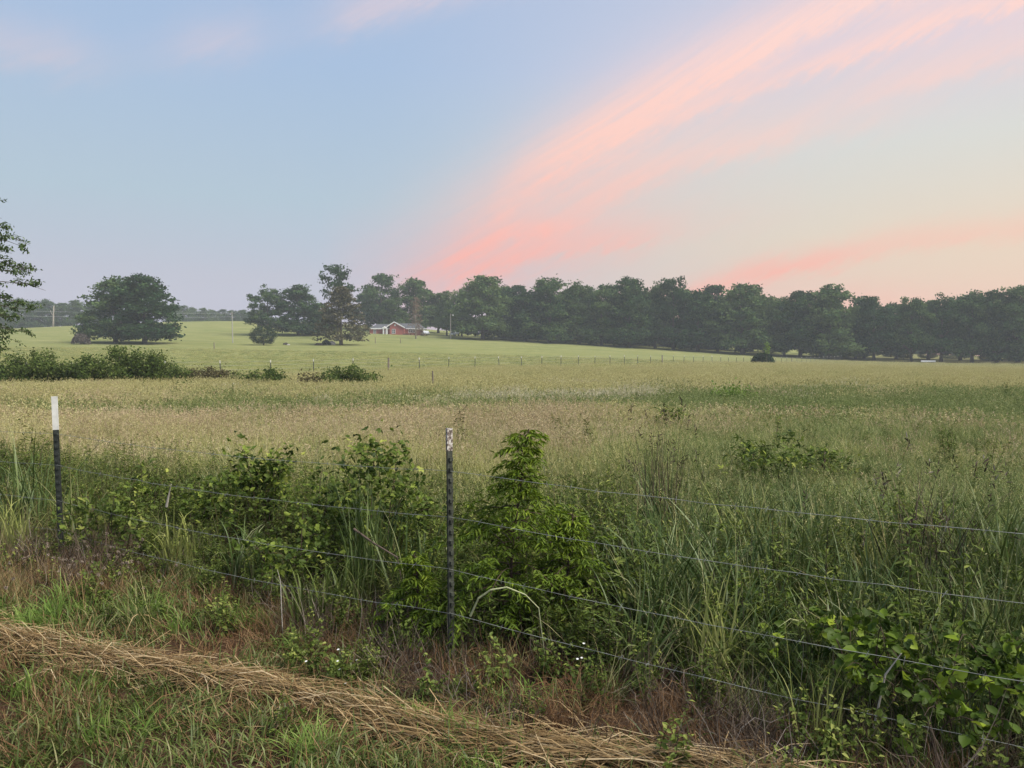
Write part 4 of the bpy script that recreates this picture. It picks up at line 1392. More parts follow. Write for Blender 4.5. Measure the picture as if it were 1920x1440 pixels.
# ---- pasture, near and middle
xs, ys = [], []
for n, a, b in ((3900, 4.0, 10), (5900, 10, 18), (6900, 18, 30)):
    x, y = random_ground(n, a, b, 0.80, rg); xs.append(x); ys.append(y)
x, y = np.concatenate(xs), np.concatenate(ys)
s_, d_ = sd_of(x, y)
k = d_ > 1.9
x, y = x[k], y[k]
z_ = zone_pick(x, y, rg)
P, rot, scl = put(x, y, rg, 0.75, 1.25, 0.12)
scl *= (0.7 + 0.6 * vnoise(x, y, 0.5, 91, 2))[:, None]
scl[:, 2] *= 0.42 + 0.55 * vnoise(x * 0.6, y, 0.5, 93, 3)
scatter('pasture_grass', 'rough seeding pasture grass between the near wire fence and the shrubs', 'grass', kinds3('field_green', 'field_olive', 'field_tan', 'field_pink', 'field_pale', 'field_sage'), P, rot, scl, z_ * 3 + rg.integers(0, 3, len(x)))
xs, ys = [], []
for n, a, b in ((3200, 15, 27), (9000, 27, 46), (9000, 46, 80)):
    x, y = random_ground(n, a, b, 0.76, rg); xs.append(x); ys.append(y)
x, y = np.concatenate(xs), np.concatenate(ys)
dn = FD / np.linalg.norm(FD)
side = (x - F0[0]) * -dn[1] + (y - F0[1]) * dn[0]
k = side < rg.uniform(-0.6, 0.9, len(x))
x, y = x[k], y[k]
z_ = zone_pick(x, y, rg)
P, rot, scl = put(x, y, rg, 0.75, 1.2, 0.08)
scl[:, 2] *= 0.55
scatter('meadow_grass', 'golden and green pasture grass reaching back to the far post fence', 'grass', kinds3('far_green', 'far_olive', 'far_tan', 'far_pink', 'far_pale', 'far_blue'), P, rot, scl, z_ * 3 + rg.integers(0, 3, len(x)))
n = 3400
x, y = random_ground(n, 8.0, 40, 0.74, rg)
m1, m2 = vnoise(x, y, 0.5, 131, 3), vnoise(x, y, 0.16, 141, 2)
k = (m1 + 0.5 * m2 > 0.80)
x, y, m1 = x[k], y[k], m1[k]
P, rot, scl = put(x, y, rg, 0.6, 1.15, 0.15)
scl[:, :2] *= 1.4
kp = np.array([0.2, 0.1, 0.15, 0.2, 0.35])
scatter('pasture_weeds', 'taller green weed clumps dotted through the rough pasture', 'weeds', kinds3('mid_green', 'tall_thin', 'weed_lance', 'weed_broad', 'tuft_bright'), P, rot, scl, rg.choice(5, len(x), p=kp) * 3 + rg.integers(0, 3, len(x)))
# ---- wedge of pasture on the right running out to the wood
x, y = random_ground(9000, 80, 200, 0.74, rg)
side = (x - F0[0]) * -dn[1] + (y - F0[1]) * dn[0]
k = side < 0
x, y = x[k], y[k]
P, rot, scl = put(x, y, rg, 1.0, 1.7, 0.05)
scl[:, 2] *= 0.4
scatter('distant_grass', 'golden pasture grass running out towards the dark wood', 'grass', kinds3('far_olive', 'far_tan'), P, rot, scl, rg.integers(0, 6, len(x)))
# ---- hay meadow beyond the far fence: thin short tufts
x, y = random_ground(12000, 56, 150, 0.76, rg)
side = (x - F0[0]) * -dn[1] + (y - F0[1]) * dn[0]
k = side > 0.8
x, y = x[k], y[k]
P, rot, scl = put(x, y, rg, 0.5, 0.9, 0.05)
scl[:, 2] *= 0.45
scatter('hay_grass', 'short green hay grass on the slope beyond the far post fence', 'grass', kinds3('far_olive', 'far_green', 'far_tan'), P, rot, scl, rg.choice(9, len(x), p=np.repeat([0.6, 0.3, 0.1], 3) / 3.0))

# ---- belt of tall growth along and behind the near fence
n = 9800
s = rg.uniform(-9.0, 7.5, n); d = rg.uniform(0.0, 5.4, n)
x, y = FO[0] + s * FE[0] + d * FN[0], FO[1] + s * FE[1] + d * FN[1]
k = (y > 0.3) & (np.abs(x) < 0.85 * y + 2.8)
k &= rg.uniform(size=n) < np.where(d < 1.9, 1.0, np.clip(1.0 - (d - 1.9) / np.where(x > 0.6, 3.4, 1.2), 0, 1))
s, d, x, y = s[k], d[k], x[k], y[k]
px = 960 + FPX * x / y
n1 = vnoise(x, y, 0.9, 31, 3); n2 = vnoise(x, y, 1.6, 41, 2)
left_ = np.clip((300 - px) / 250, 0, 1); right_ = np.clip((px - 1050) / 350, 0, 1); low = np.clip(1 - d / 0.9, 0, 1)
W_ = np.stack([0.5 + 0.5 * low + (n2 - .5) + 0 * d,                    # mid_green
               0.05 + 0.8 * right_ + (n1 - .5) * 1.6 - 0.35 * low + 0.15 * left_,   # tall_wide
               0.30 + 0.15 * right_ + 0.2 * left_ + (0.5 - n1),           # tall_thin
               0.12 + 0.9 * left_ * low,                              # dry_stand
               0.9 - 0.4 * right_ + (n2 - .5) * 1.2,                   # weed_lance
               0.5 + 0.3 * low + (0.5 - n2),           # weed_broad
               0.22 + 0.7 * low], -1)                                 # tangle
W_ = np.clip(W_, 0.02, None) ** 2
W_ /= W_.sum(1, keepdims=True)
z_ = (rg.uniform(size=(len(x), 1)) > np.cumsum(W_, 1)).sum(1).clip(0, 6)
P, rot, scl = put(x, y, rg, 0.7, 1.15, 0.18, sz=(0.60 + 0.42 * np.clip(d / 0.8, 0, 1)) * np.where(px < 900, 0.78, 1.0) * (1 - 0.35 * np.clip((d - 2.2) / 2.5, 0, 1)))
k = rg.uniform(size=len(x)) < 0.85
scatter('fence_row_weeds', 'tangled tall grass and leafy weeds along the near wire fence', 'weeds',
        kinds3('mid_green', 'tall_wide', 'tall_thin', 'dry_stand', 'weed_lance', 'weed_broad', 'tangle'), P[k], rot[k], scl[k], (z_ * 3 + rg.integers(0, 3, len(x)))[k])

# ---- verge in front of the fence
n = 13500
x, y = rg.uniform(-7.0, 5.5, n), rg.uniform(0.4, 8.0, n)
s, d = sd_of(x, y)
k = (d < 0.15) & (np.abs(x) < 0.80 * y + 2.4) & (d > -2.6)
x, y, s, d = x[k], y[k], s[k], d[k]
n1 = vnoise(x, y, 1.3, 51, 3); n2 = vnoise(x, y, 2.6, 61, 2); n3 = vnoise(x, y, 0.9, 71, 2)
W_ = np.stack([0.75 + (n1 - .5) * 2.0, 0.35 + (0.5 - n1) * 2.4, np.clip((n2 - 0.56) * 4, 0, 1), np.clip((n3 - 0.55) * 2, 0, 1) * 0.5 * (d > -0.8), 0.12 + 0.4 * (d > -0.6),
               0.10 + 0.35 * (d > -0.5)], -1)
W_ = np.clip(W_, 0.01, None) ** 2
W_ /= W_.sum(1, keepdims=True)
z_ = (rg.uniform(size=(len(x), 1)) > np.cumsum(W_, 1)).sum(1).clip(0, 5)
bare = np.zeros(len(x), bool)
for bx_, by_, rx_, ry_ in ((0.55, 3.22, 0.75, 0.17), (0.1, 3.75, 0.35, 0.2), (-1.65, 4.05, 0.28, 0.30), (-0.35, 3.78, 0.22, 0.14)):
    bare |= (np.hypot((x - bx_) / rx_, (y - by_) / ry_) < 1)
bare &= rg.uniform(size=len(x)) < 0.9
thin_ = rg.uniform(size=len(x)) < np.clip((0.44 - n3) * 4, 0, 0.6)
bare |= thin_
P, rot, scl = put(x, y, rg, 0.7, 1.2, 0.2)
k = ~bare
scatter('verge_grass', 'short green and rusty grass on the mown verge before the fence', 'grass',
        kinds3('short_green', 'stubble', 'tuft_bright', 'mid_green', 'brown_mat', 'weed_broad'), P[k], rot[k], scl[k] * np.where(z_[k] >= 3, 0.62, 1.0)[:, None], (z_ * 3 + rg.integers(0, 3, len(x)))[k])

# ---- dead brown growth at the foot of the fence, dry stand at its left end
n = 480
s = rg.uniform(-5.0, 3.0, n); d = rg.normal(size=n) * 0.22 - 0.12
x, y = FO[0] + s * FE[0] + d * FN[0], FO[1] + s * FE[1] + d * FN[1]
n1 = vnoise(x, y, 1.1, 81, 2)
k = (n1 > 0.42) & (y > 2)
x, y = x[k], y[k]
P, rot, scl = put(x, y, rg, 0.5, 0.95, 0.3)
scatter('dead_undergrowth', 'dead brown stems matted at the foot of the near fence', 'dead stems', kinds3('tangle', 'brown_mat'), P, rot, scl, rg.integers(0, 6, len(x)))
n = 60
ce = np.array([(0.55, 3.30), (0.1, 3.78), (-1.65, 4.08), (-0.35, 3.80), (-1.45, 4.35)])[rg.integers(0, 5, n)]
x, y = ce[:, 0] + rg.normal(size=n) * 0.24, ce[:, 1] + rg.normal(size=n) * 0.10
P, rot, scl = put(x, y, rg, 0.5, 1.1, 0.4)
scl[:, 2] *= 0.7
scatter('dead_mats', 'red brown dead mats on the bare spots before the fence', 'dead stems', kinds3('brown_mat'), P, rot, scl, rg.integers(0, 3, n))
n = 120
c_ = np.array([-3.55, 5.0])
x, y = c_[0] + rg.normal(size=n) * 0.44, c_[1] + rg.normal(size=n) * 0.36
P, rot, scl = put(x, y, rg, 0.3, 0.6, 0.28)
scl[np.abs(960 + FPX * x / y - 107) < 60] *= 0.7
scatter('dry_grass', 'standing dry tan grass around the white tipped post', 'grass', kinds3('dry_stand'), P, rot, scl, rg.integers(0, 3, n))
# ---- flowers and seed balls
n = 8
x, y = rg.uniform(-3.2, 0.6, n), rg.uniform(3.3, 5.0, n)
P, rot, scl = put(x, y, rg, 0.45, 0.7, 0.2)
s, d = sd_of(x, y)
k = (d < 0) & (d > -0.9)
scatter('wildflowers', 'tiny white flowers dotted over the verge', 'flowers', ['flower_0'], P[k], rot[k], scl[k], np.zeros(k.sum(), int))
n = 10
x, y = -2.75 + rg.normal(size=n) * 0.16, 4.72 + rg.normal(size=n) * 0.14
P, rot, scl = put(x, y, rg, 0.6, 1.0, 0.2)
scatter('seed_heads', 'dull round seed heads on thin stalks by the white tipped post', 'seed heads', ['seedball_0'], P, rot, scl, np.zeros(n, int))

# ---- windrow of cut straw
wr = np.random.default_rng(77)
WP = np.array([(-6.4, 5.9), (-4.6, 4.98), (-2.94, 4.36), (-2.1, 4.02), (-1.22, 3.80), (-0.6, 3.50), (-0.137, 3.27), (0.30, 3.11), (0.72, 3.02), (1.15, 2.86), (1.6, 2.6), (2.6, 2.0)])
WP = WP - FN * 0.17
cum = np.concatenate([[0], np.cumsum(np.hypot(*np.diff(WP, axis=0).T))])
vb = VB()
for (n, wid, hgt, spread, Lr) in ((4600, 0.068, 0.052, 0.28, (0.2, 0.62)), (2300, 0.115, 0.045, 0.6, (0.12, 0.42)), (1500, 0.24, 0.035, 1.2, (0.06, 0.3))):
    u_ = wr.uniform(0, cum[-1], n)
    cx, cy = np.interp(u_, cum, WP[:, 0]), np.interp(u_, cum, WP[:, 1])
    tx, ty = np.interp(u_ + 0.15, cum, WP[:, 0]) - np.interp(u_ - 0.15, cum, WP[:, 0]), np.interp(u_ + 0.15, cum, WP[:, 1]) - np.interp(u_ - 0.15, cum, WP[:, 1])
    ang = np.arctan2(ty, tx) + wr.normal(size=n) * spread
    fat = 0.5 + 0.8 * vnoise(u_, u_ * 0, 1.7, 3, 2) + 0.5 * np.clip((3.2 - u_) / 1.2, 0, 1)
    thin = np.where(u_ > 7.3, 0.6, 1.0)
    off = wr.normal(size=n) * wid * fat
    cx, cy = cx - np.sin(np.arctan2(ty, tx)) * off, cy + np.cos(np.arctan2(ty, tx)) * off
    zz = hgt * fat * thin * np.exp(-(off / (wid * 1.1)) ** 2) * wr.uniform(0.2, 1.15, n) + 0.03
    L = wr.uniform(*Lr, n)
    dirv = np.stack([np.cos(ang), np.sin(ang), wr.normal(size=n) * 0.10], -1)
    side_ = np.stack([-np.sin(ang), np.cos(ang), wr.uniform(-0.6, 0.6, n)], -1)
    w = wr.uniform(0.0009, 0.0023, n)[:, None]
    c = np.stack([cx, cy, zz + tz_np(cx, cy)], -1)
    sag = np.array([0, 0, 1.0]) * (wr.normal(size=n) * 0.03)[:, None]
    rows = []
    for t_ in (-0.5, -0.17, 0.17, 0.5):
        p = c + dirv * (L * t_)[:, None] + sag * (1 - 4 * t_ * t_) + side_ * (wr.normal(size=n) * 0.006)[:, None]
        rows += [p - side_ * w, p + side_ * w]
    v = np.stack(rows, 1)
    v[:, :, 2] = np.maximum(v[:, :, 2], 0.012)
    b0 = (np.arange(n) * 8)[:, None]
    q = np.concatenate([b0 + np.array([2 * i, 2 * i + 1, 2 * i + 3, 2 * i + 2]) for i in range(3)], 0)
    vb.add(v.reshape(-1, 3), q, np.repeat(wr.uniform(0, 1, n), 8))
o = link(bpy.data.objects.new('cut_straw', vb.mesh('cut_straw', [STRAW])))
tag(o, 'windrow of cut tan straw lying along the verge', 'straw', kind='stuff')

# ------------------------------------------------------------------ near wire fence
STEEL = plain('dark_post_paint', c3(0.022, 0.026, 0.022), 0.55, 0.5, 30.0, spec=0.4, bump=0.1)
STEELW = plain('worn_post_paint', c3(0.040, 0.044, 0.034), 0.7, 0.6, 40.0, spec=0.3, bump=0.2)
WHITE = plain('white_post_paint', c3(0.58, 0.58, 0.55), 0.6, 0.18, 14.0)


def flaked():
    m, t = new_mat('flaking_white_paint')
    tcn = t.n('ShaderNodeTexCoord')
    n_ = t.noise(tcn.outputs['Object'], 70.0, 4.0, 0.7)
    c = t.ramp(n_, [(0.42, c3(0.08, 0.06, 0.05)), (0.51, c3(0.22, 0.18, 0.155)), (0.58, c3(0.54, 0.52, 0.49))])
    b = t.n('ShaderNodeBsdfPrincipled')
    t.link(c, b.inputs['Base Color'])
    b.inputs['Roughness'].default_value = 0.75
    o_ = t.n('ShaderNodeOutputMaterial')
    t.link(b.outputs[0], o_.inputs[0])
    return m


FLAKE = flaked()
GALV = plain('galvanised_wire', c3(0.24, 0.25, 0.23), 0.6, 0.4, 12.0, metal=0.2, spec=0.4)
nf = empty('wire_fence', (0, 0, 0))
tag(nf, 'near barbed wire fence on two dark steel posts running through the weeds', 'fence')


def tee_post(pos, h, rz, cap, mat, capmat, wid, lab, lean):
    def solid(z0, z1, g):
        m = MB()
        m.box(-wid / 2 - g, wid / 2 + g, -0.004 - g, 0.004 + g, z0, z1)
        m.box(-0.004 - g, 0.004 + g, 0.0042 + g, 0.024 + g, z0, z1)
        return m
    body = solid(-0.35, h - cap, 0)
    z = 0.05
    while z < h - cap - 0.03:                      # studs that hold the wire
        body.box(-0.010, 0.010, -0.017, -0.0042, z, z + 0.018)
        z += 0.054
    p = body.build('post', mat, nf)
    p.location = (pos[0], pos[1], tz(pos[0], pos[1]))
    p.rotation_euler = (lean[0], lean[1], rz)
    if lab:
        p['label'] = lab
    c = solid(h - cap + 0.001, h, 0.001)
    c.build('painted_tip', capmat, p)
    return p


posts = [FO + FE * (3.665 * t) for t in (-2, -1, 0, 1.02)]
tee_post(posts[0], 1.26, R(28), 0.25, STEEL, WHITE, 0.048, None, (0, 0))
tee_post(posts[1], 1.255, R(22), 0.255, STEEL, WHITE, 0.040, 'dark steel post with clean white tip', (0, R(-1.2)))
tee_post(posts[2], 1.245, R(42), 0.118, STEELW, FLAKE, 0.033, 'worn dark steel post with flaking white tip', (0, R(-0.5)))
tee_post(posts[3], 1.25, R(31), 0.12, STEELW, FLAKE, 0.046, None, (0, 0))
fr = np.random.default_rng(3)
for i in range(3):
    a_, b_ = posts[i], posts[i + 1]
    for hgt in (0.27, 0.50, 0.77, 1.01):
        m = MB()
        n = 22
        pts = []
        for k in range(n + 1):
            t_ = k / n
            q = a_ * (1 - t_) + b_ * t_
            pts.append(Vector((q[0] - FN[0] * 0.02, q[1] - FN[1] * 0.02, hgt - 0.045 * 4 * t_ * (1 - t_) * (1.3 - hgt * 0.5) + fr.normal() * 0.002)))
        m.tube(pts, 0.0011, 4)
        for k in range(int(3.6 / 0.125)):
            t_ = (k + 0.5) * 0.125 / 3.665
            j = t_ * n
            p0 = pts[int(j)].lerp(pts[int(j) + 1], j - int(j))
            for s_ in (-1, 1):
                dv = Vector((FE[0] * 0.006 * s_ + fr.normal() * 0.004, FE[1] * 0.006 * s_ + fr.normal() * 0.004, 0.011 * s_ + fr.normal() * 0.003))
                m.tube([p0 - dv, p0 + dv], 0.0009, 3)
        m.build('barbed_wire', GALV, nf)


# ------------------------------------------------------------------ shrubs and plants one by one
def plant(name, loc, leafmesh, stemmesh, label, cat, group=None, rz=0.0):
    root = empty(name, loc, rz)
    link(bpy.data.objects.new('foliage', leafmesh), root)
    if stemmesh is not None:
        link(bpy.data.objects.new('stem', stemmesh), root)
    tag(root, label, cat, group)
    return root


def bramble(px, D, w, h, n, Lf, seed, label, mat=None, name='bramble_shrub', cat='shrub', wl=0.62, canes=16, stick=0.3):
    """arching canes carrying three-part leaves"""
    mat = mat or BRAMB
    rng = np.random.default_rng(seed)
    vb, mb = VB(), MB()
    bp, dr, tn = [], [], []
    for k in range(canes):
        a = rng.uniform(0, 6.283)
        reach = w / 2 * math.sqrt(rng.uniform(0.05, 1.0))
        top = h * rng.uniform(0.6, 1.0) * (1 - 0.45 * (reach / (w / 2)) ** 2)
        t = np.linspace(0, 1, 8)
        prof = np.sin(t * rng.uniform(1.5, 2.3)) / 1.0
        r_ = reach * t ** 1.2
        b0 = rng.normal(size=2) * w * 0.10
        pts = np.stack([b0[0] + r_ * math.cos(a), b0[1] + r_ * math.sin(a), top * prof], -1)
        if rng.uniform() < stick:
            pts[:, 2] *= 1.16
        mb.tube([tuple(p) for p in pts], [0.004 * (1 - 0.1 * i) for i in range(8)], 4)
        m = n // canes
        ti = rng.uniform(0.25, 1.0, m) ** 0.8
        q = np.stack([np.interp(ti, t, pts[:, j]) for j in range(3)], -1) + rng.normal(size=(m, 3)) * np.array([w, w, h]) * 0.075
        bp.append(q)
        aa = rng.uniform(0, 6.283, m); ee = rng.uniform(-0.6, 0.8, m)
        dr.append(np.stack([np.cos(aa) * np.cos(ee), np.sin(aa) * np.cos(ee), np.sin(ee)], -1))
        tn.append(np.clip(rng.normal(size=m) * 0.3 + 0.42, 0, 1))
    bp, dr, tn = np.concatenate(bp), np.concatenate(dr), np.concatenate(tn)
    k = bp[:, 2] > 0.03
    bp, dr, tn = bp[k], dr[k], tn[k]
    nr = unit(np.array([0, -0.25, 1.0]) + rng.normal(size=bp.shape) * 0.75)
    sdv = unit(np.cross(dr, nr))
    for off, sc_ in ((0.0, 1.0), (0.9, 0.85), (-0.9, 0.85)):
        d2 = unit(dr * math.cos(off) + sdv * math.sin(off))
        L = Lf * sc_ * rng.uniform(0.45, 1.3, len(bp))
        v, q, kk = leaves_np(bp, d2, nr, L, L * wl, rng, 0.18, 0.12)
        vb.add(v, q, np.repeat(tn, kk))
    g = gp(px, D)
    return plant(name, g, vb.mesh('foliage', [mat]), mb.mesh('stem', TWIG), label, cat)


bramble(712, 5.6, 0.82, 1.02, 1150, 0.040, 1, 'tall leafy bramble behind the fence, just left of the worn post')
bramble(610, 5.9, 0.80, 0.72, 520, 0.038, 2, 'bramble mound next to the tall leafy bramble, beneath the top wire')
bramble(495, 6.2, 0.66, 0.95, 640, 0.046, 3, 'bramble with one upright leafy top midway between the two posts')
bramble(400, 6.6, 0.95, 0.66, 460, 0.050, 4, 'low spreading bramble with bare twig tips, midway from the white tipped post')
bramble(275, 7.0, 0.8, 0.62, 340, 0.04, 5, 'bramble nearest the white tipped post, behind the wires')
bramble(560, 5.1, 0.70, 0.55, 420, 0.040, 6, 'low dark bramble skirt in front of the taller brambles')
bramble(1455, 8.6, 1.0, 0.78, 520, 0.065, 7, 'dark branching herb standing up from the pasture right of centre', wl=0.35, name='tall_herb', cat='herb')
bramble(1560, 9.2, 0.9, 0.52, 420, 0.06, 17, 'lower dark herb beside the branching herb in the pasture', wl=0.38, name='tall_herb', cat='herb')
bramble(1245, 15.5, 0.9, 0.62, 300, 0.075, 18, 'dark herb cluster in the middle of the pasture', wl=0.4, name='tall_herb', cat='herb')
bramble(1640, 3.25, 0.70, 0.60, 190, 0.050, 8, 'bright leafy vine climbing the lowest wires', VINE, 'vine_plant', 'vine', 0.72, 12)
bramble(1800, 2.95, 0.66, 0.50, 150, 0.048, 9, 'bright vine spilling low in the bottom corner', VINE, 'vine_plant', 'vine', 0.72, 12)
bramble(1880, 3.15, 0.5, 0.52, 110, 0.05, 10, 'bright vine at the very edge above the corner', VINE, 'vine_plant', 'vine', 0.72, 8)
bramble(1400, 4.1, 0.62, 0.42, 240, 0.045, 11, 'low yellow green weed mound under the second wire', VINE, 'leafy_weed', 'weed', 0.5, 12)
bramble(1150, 4.35, 0.60, 0.50, 380, 0.045, 12, 'leafy weed mound just right of the feathery sapling', WEED, 'leafy_weed', 'weed', 0.45, 12)
bramble(200, 5.6, 0.7, 0.62, 360, 0.045, 13, 'leafy weed clump right beside the white tipped post', WEED, 'leafy_weed', 'weed', 0.45, 12)
bramble(1730, 5.2, 0.8, 0.7, 380, 0.05, 14, 'dark leafy weed clump behind the wires far right', WEED, 'leafy_weed', 'weed', 0.4, 12)


def feathery(px, D, h, wbase, seed, label, nbr=64):
    """young tree with drooping narrow leaflets, pointed at the top"""
    rng = np.random.default_rng(seed)
    vb, mb = VB(), MB()
    tt = np.linspace(0, 1, 9)
    main = np.stack([0.05 * np.sin(tt * 3 + seed) * h, 0.03 * np.sin(tt * 4) * h, tt * h], -1)
    mb.tube([tuple(p) for p in main], [0.011 * (1 - 0.09 * i) for i in range(9)], 6)
    for k in range(nbr):
        f = (k + 0.5) / nbr
        z0 = 0.06 + 0.93 * f
        base = np.array([np.interp(z0, tt, main[:, j]) for j in range(3)])
        prof = (1 - z0) ** 0.75 * (0.55 + 0.45 * min(1, z0 / 0.22)) + 0.13
        if z0 > 0.66:
            prof *= 0.62 if z0 > 0.82 else 0.5
        L = wbase / 2 * prof * rng.uniform(0.5, 1.5) * (1 + 0.3 * math.sin(k * 2.399 - 0.6))
        a = k * 2.399 + rng.uniform(-0.4, 0.4)
        t = np.linspace(0, 1, 6)
        rise = rng.uniform(0.25, 0.75)
        pts = base + np.stack([L * t * math.cos(a), L * t * math.sin(a), L * (rise * t - 0.55 * t * t)], -1)
        mb.tube([tuple(p) for p in pts], [0.004, 0.0034, 0.0028, 0.0022, 0.0016, 0.001], 4)
        subs = [(pts, L)]
        for s in range(5):                                     # side twigs
            f2 = rng.uniform(0.25, 0.95)
            b2 = np.array([np.interp(f2, t, pts[:, j]) for j in range(3)])
            a2 = a + rng.choice([-1, 1]) * rng.uniform(0.5, 1.1)
            L2 = L * rng.uniform(0.25, 0.5) + 0.03
            p2 = b2 + np.stack([L2 * t * math.cos(a2), L2 * t * math.sin(a2), L2 * (rng.uniform(0.1, 0.8) * t - 0.6 * t * t)], -1)
            subs.append((p2, L2))
        for P_, L_ in subs:
            m = max(7, int(L_ / 0.011))
            ti = np.linspace(0.12, 1, m)
            q = np.stack([np.interp(ti, t, P_[:, j]) for j in range(3)], -1)
            dirv = unit(P_[-1] - P_[0])
            sdir = unit(np.cross(dirv, [0, 0, 1.0]))
            sg_ = np.where(np.arange(m) % 2 == 0, 1.0, -1.0)[:, None]
            d = unit(dirv * 0.75 + sdir * sg_ * 0.9 + np.array([0, 0, -0.15]) + rng.normal(size=(m, 3)) * 0.35)
            LL = rng.uniform(0.026, 0.052, m)
            v, qd, kk = leaves_np(q, d, unit(np.array([0, 0, 1.0]) + rng.normal(size=(m, 3)) * 0.4), LL, LL * 0.24, rng, 0.15, 0.3)
            vb.add(v, qd, np.repeat(np.clip(0.25 + 0.4 * z0 + rng.normal(size=m) * 0.22, 0, 1), kk))
    g = gp(px, D)
    return plant('feathery_sapling', g, vb.mesh('foliage', [SAPL]), mb.mesh('stem', TWIG), label, 'sapling')


feathery(978, 4.25, 1.20, 0.86, 4, 'pointed feathery green sapling just right of the worn post', 96)
feathery(1062, 4.3, 0.72, 0.62, 5, 'smaller feathery sapling leaning off the right side of the pointed one', 52)
feathery(772, 4.25, 0.52, 0.36, 6, 'short feathery sapling just left of the worn post', 44)


# tall grass tussocks that stand out
def tussock(px, D, h, w, n, mat, seed, label, wid=(0.007, 0.014), lean=(0.02, 0.45), curl=(0.2, 1.5), name='grass_tussock', head=None, bend=2.2):
    rng = np.random.default_rng(seed)
    vb = VB()
    v, q, t, tips = blades(n, rng, w * 0.28, (h * 0.6, h * 1.2), wid, lean=lean, curl=curl, seg=7, bend=bend)
    vb.add(v, q, t)
    if head:
        heads(vb, tips[:n // 3], rng, 0.10, 0.008, 0)
    o = link(bpy.data.objects.new(name, vb.mesh(name, [mat])))
    o.location = gp(px, D)
    return tag(o, label, 'grass tussock', 'tall grass tussocks along the near fence')


tussock(690, 5.0, 0.80, 0.5, 90, BLUEG, 1, 'stiff bluish grass tussock left of the worn post, under the second wire', curl=(0.05, 0.6), lean=(0.02, 0.35), wid=(0.006, 0.011))
tussock(770, 4.75, 0.62, 0.4, 50, BLUEG, 2, 'small bluish tussock between the stiff tussock and the worn post', curl=(0.2, 1.2))
tussock(1190, 4.75, 0.66, 0.5, 70, BLUEG, 3, 'bluish arching tussock right of the feathery saplings')
tussock(1240, 6.2, 0.95, 0.5, 80, DEADST, 4, 'tall brown dry tussock behind the top wire right of centre', wid=(0.003, 0.006), curl=(0.0, 0.5), lean=(0, 0.3), head=True)
tussock(1480, 4.6, 0.66, 0.5, 64, GREEN, 5, 'green arching tussock between the second and third wire')
tussock(1600, 4.2, 0.62, 0.5, 56, BLUEG, 6, 'bluish tussock with bent pale tips beside the green arching tussock')
tussock(1750, 4.5, 0.90, 0.6, 90, DEADST, 7, 'big brown and dry tussock before the far right of the fence', wid=(0.004, 0.008), curl=(0.2, 1.3), head=True)
tussock(1830, 3.75, 0.60, 0.5, 64, GREEN, 8, 'green tussock above the bright corner vine')
tussock(1900, 4.3, 0.85, 0.5, 64, GREEN, 9, 'tall green tussock cut by the picture edge', curl=(0.2, 1.2))
tussock(40, 6.6, 0.92, 0.6, 70, BLUEG, 10, 'grey green arching tussock outside the white tipped post')
tussock(1340, 3.6, 0.55, 0.34, 36, OLIVE, 11, 'thin yellowish tussock rising under the lowest wire')
tussock(1545, 3.0, 0.46, 0.40, 26, OLIVE, 12, 'thin upright yellowish tussock beside the vines', curl=(0.1, 1.6), lean=(0, 0.4), wid=(0.002, 0.006))
tussock(1000, 8.8, 0.55, 0.6, 70, BLUEG, 13, 'soft bluish tussock in the pasture behind the sapling tip')

# more of the arching grass on the right, each tussock told by what it stands by
tr_ = np.random.default_rng(40)
spots = [(1120, 5.4, 0.62, 'blade tussock behind the smaller feathery sapling'), (1290, 5.1, 0.66, 'blade tussock in front of the tall brown dry tussock'), (1330, 4.45, 0.55, 'leaning blade tussock right below the second wire, past the weed mound'),
         (1410, 5.5, 0.70, 'upright blade tussock beneath the branching herb'), (1430, 4.9, 0.6, 'short blade tussock left of the green arching tussock'), (1540, 5.0, 0.72, 'broad blade tussock behind the green arching tussock'),
         (1585, 3.7, 0.50, 'blade tussock hanging over the third wire above the first vine'), (1660, 4.7, 0.70, 'blade tussock left of the big brown tussock'), (1690, 3.85, 0.55, 'drooping blade tussock right behind the climbing vine'),
         (1790, 5.1, 0.75, 'blade tussock behind the big brown tussock'), (1860, 4.6, 0.66, 'blade tussock between the big brown tussock and the edge'), (1760, 3.5, 0.46, 'low blade tussock just above the corner vine'),
         (1500, 3.5, 0.42, 'low blade tussock left of the climbing vine'), (1230, 4.2, 0.45, 'low blade tussock right of the leafy weed mound'), (130, 6.2, 0.7, 'blade tussock just behind the white tipped post'), (330, 5.6, 0.5, 'blade tussock by the short pale stick'),
         (455, 5.3, 0.5, 'blade tussock in front of the upright bramble'), (640, 4.7, 0.45, 'blade tussock left of the brown broken stick'), (580, 4.5, 0.42, 'arching blade tussock over the third wire left of the worn post'), (20, 5.9, 0.55, 'blade tussock low at the left picture edge')]
for i, (px, D, h_, lab) in enumerate(spots):
    tussock(px, D, h_, 0.42, 40 + int(tr_.integers(0, 24)), (BLUEG, GREEN, GREEN, OLIVE)[i % 4], 200 + i, lab, wid=(0.006, 0.014), lean=(0.02, 0.42), curl=(0.3, 2.4), bend=2.6)

# sticks and stalks
STICKP = plain('pale_dead_stick', c3(0.42, 0.38, 0.33), 0.9, 0.2, 30.0)


def stick(pts, r, mat, label, name='dead_stick'):
    o = MB().tube(pts, [r * (1 - 0.6 * i / (len(pts) - 1)) for i in range(len(pts))], 6).build(name, mat)
    tag(o, label, 'stick')


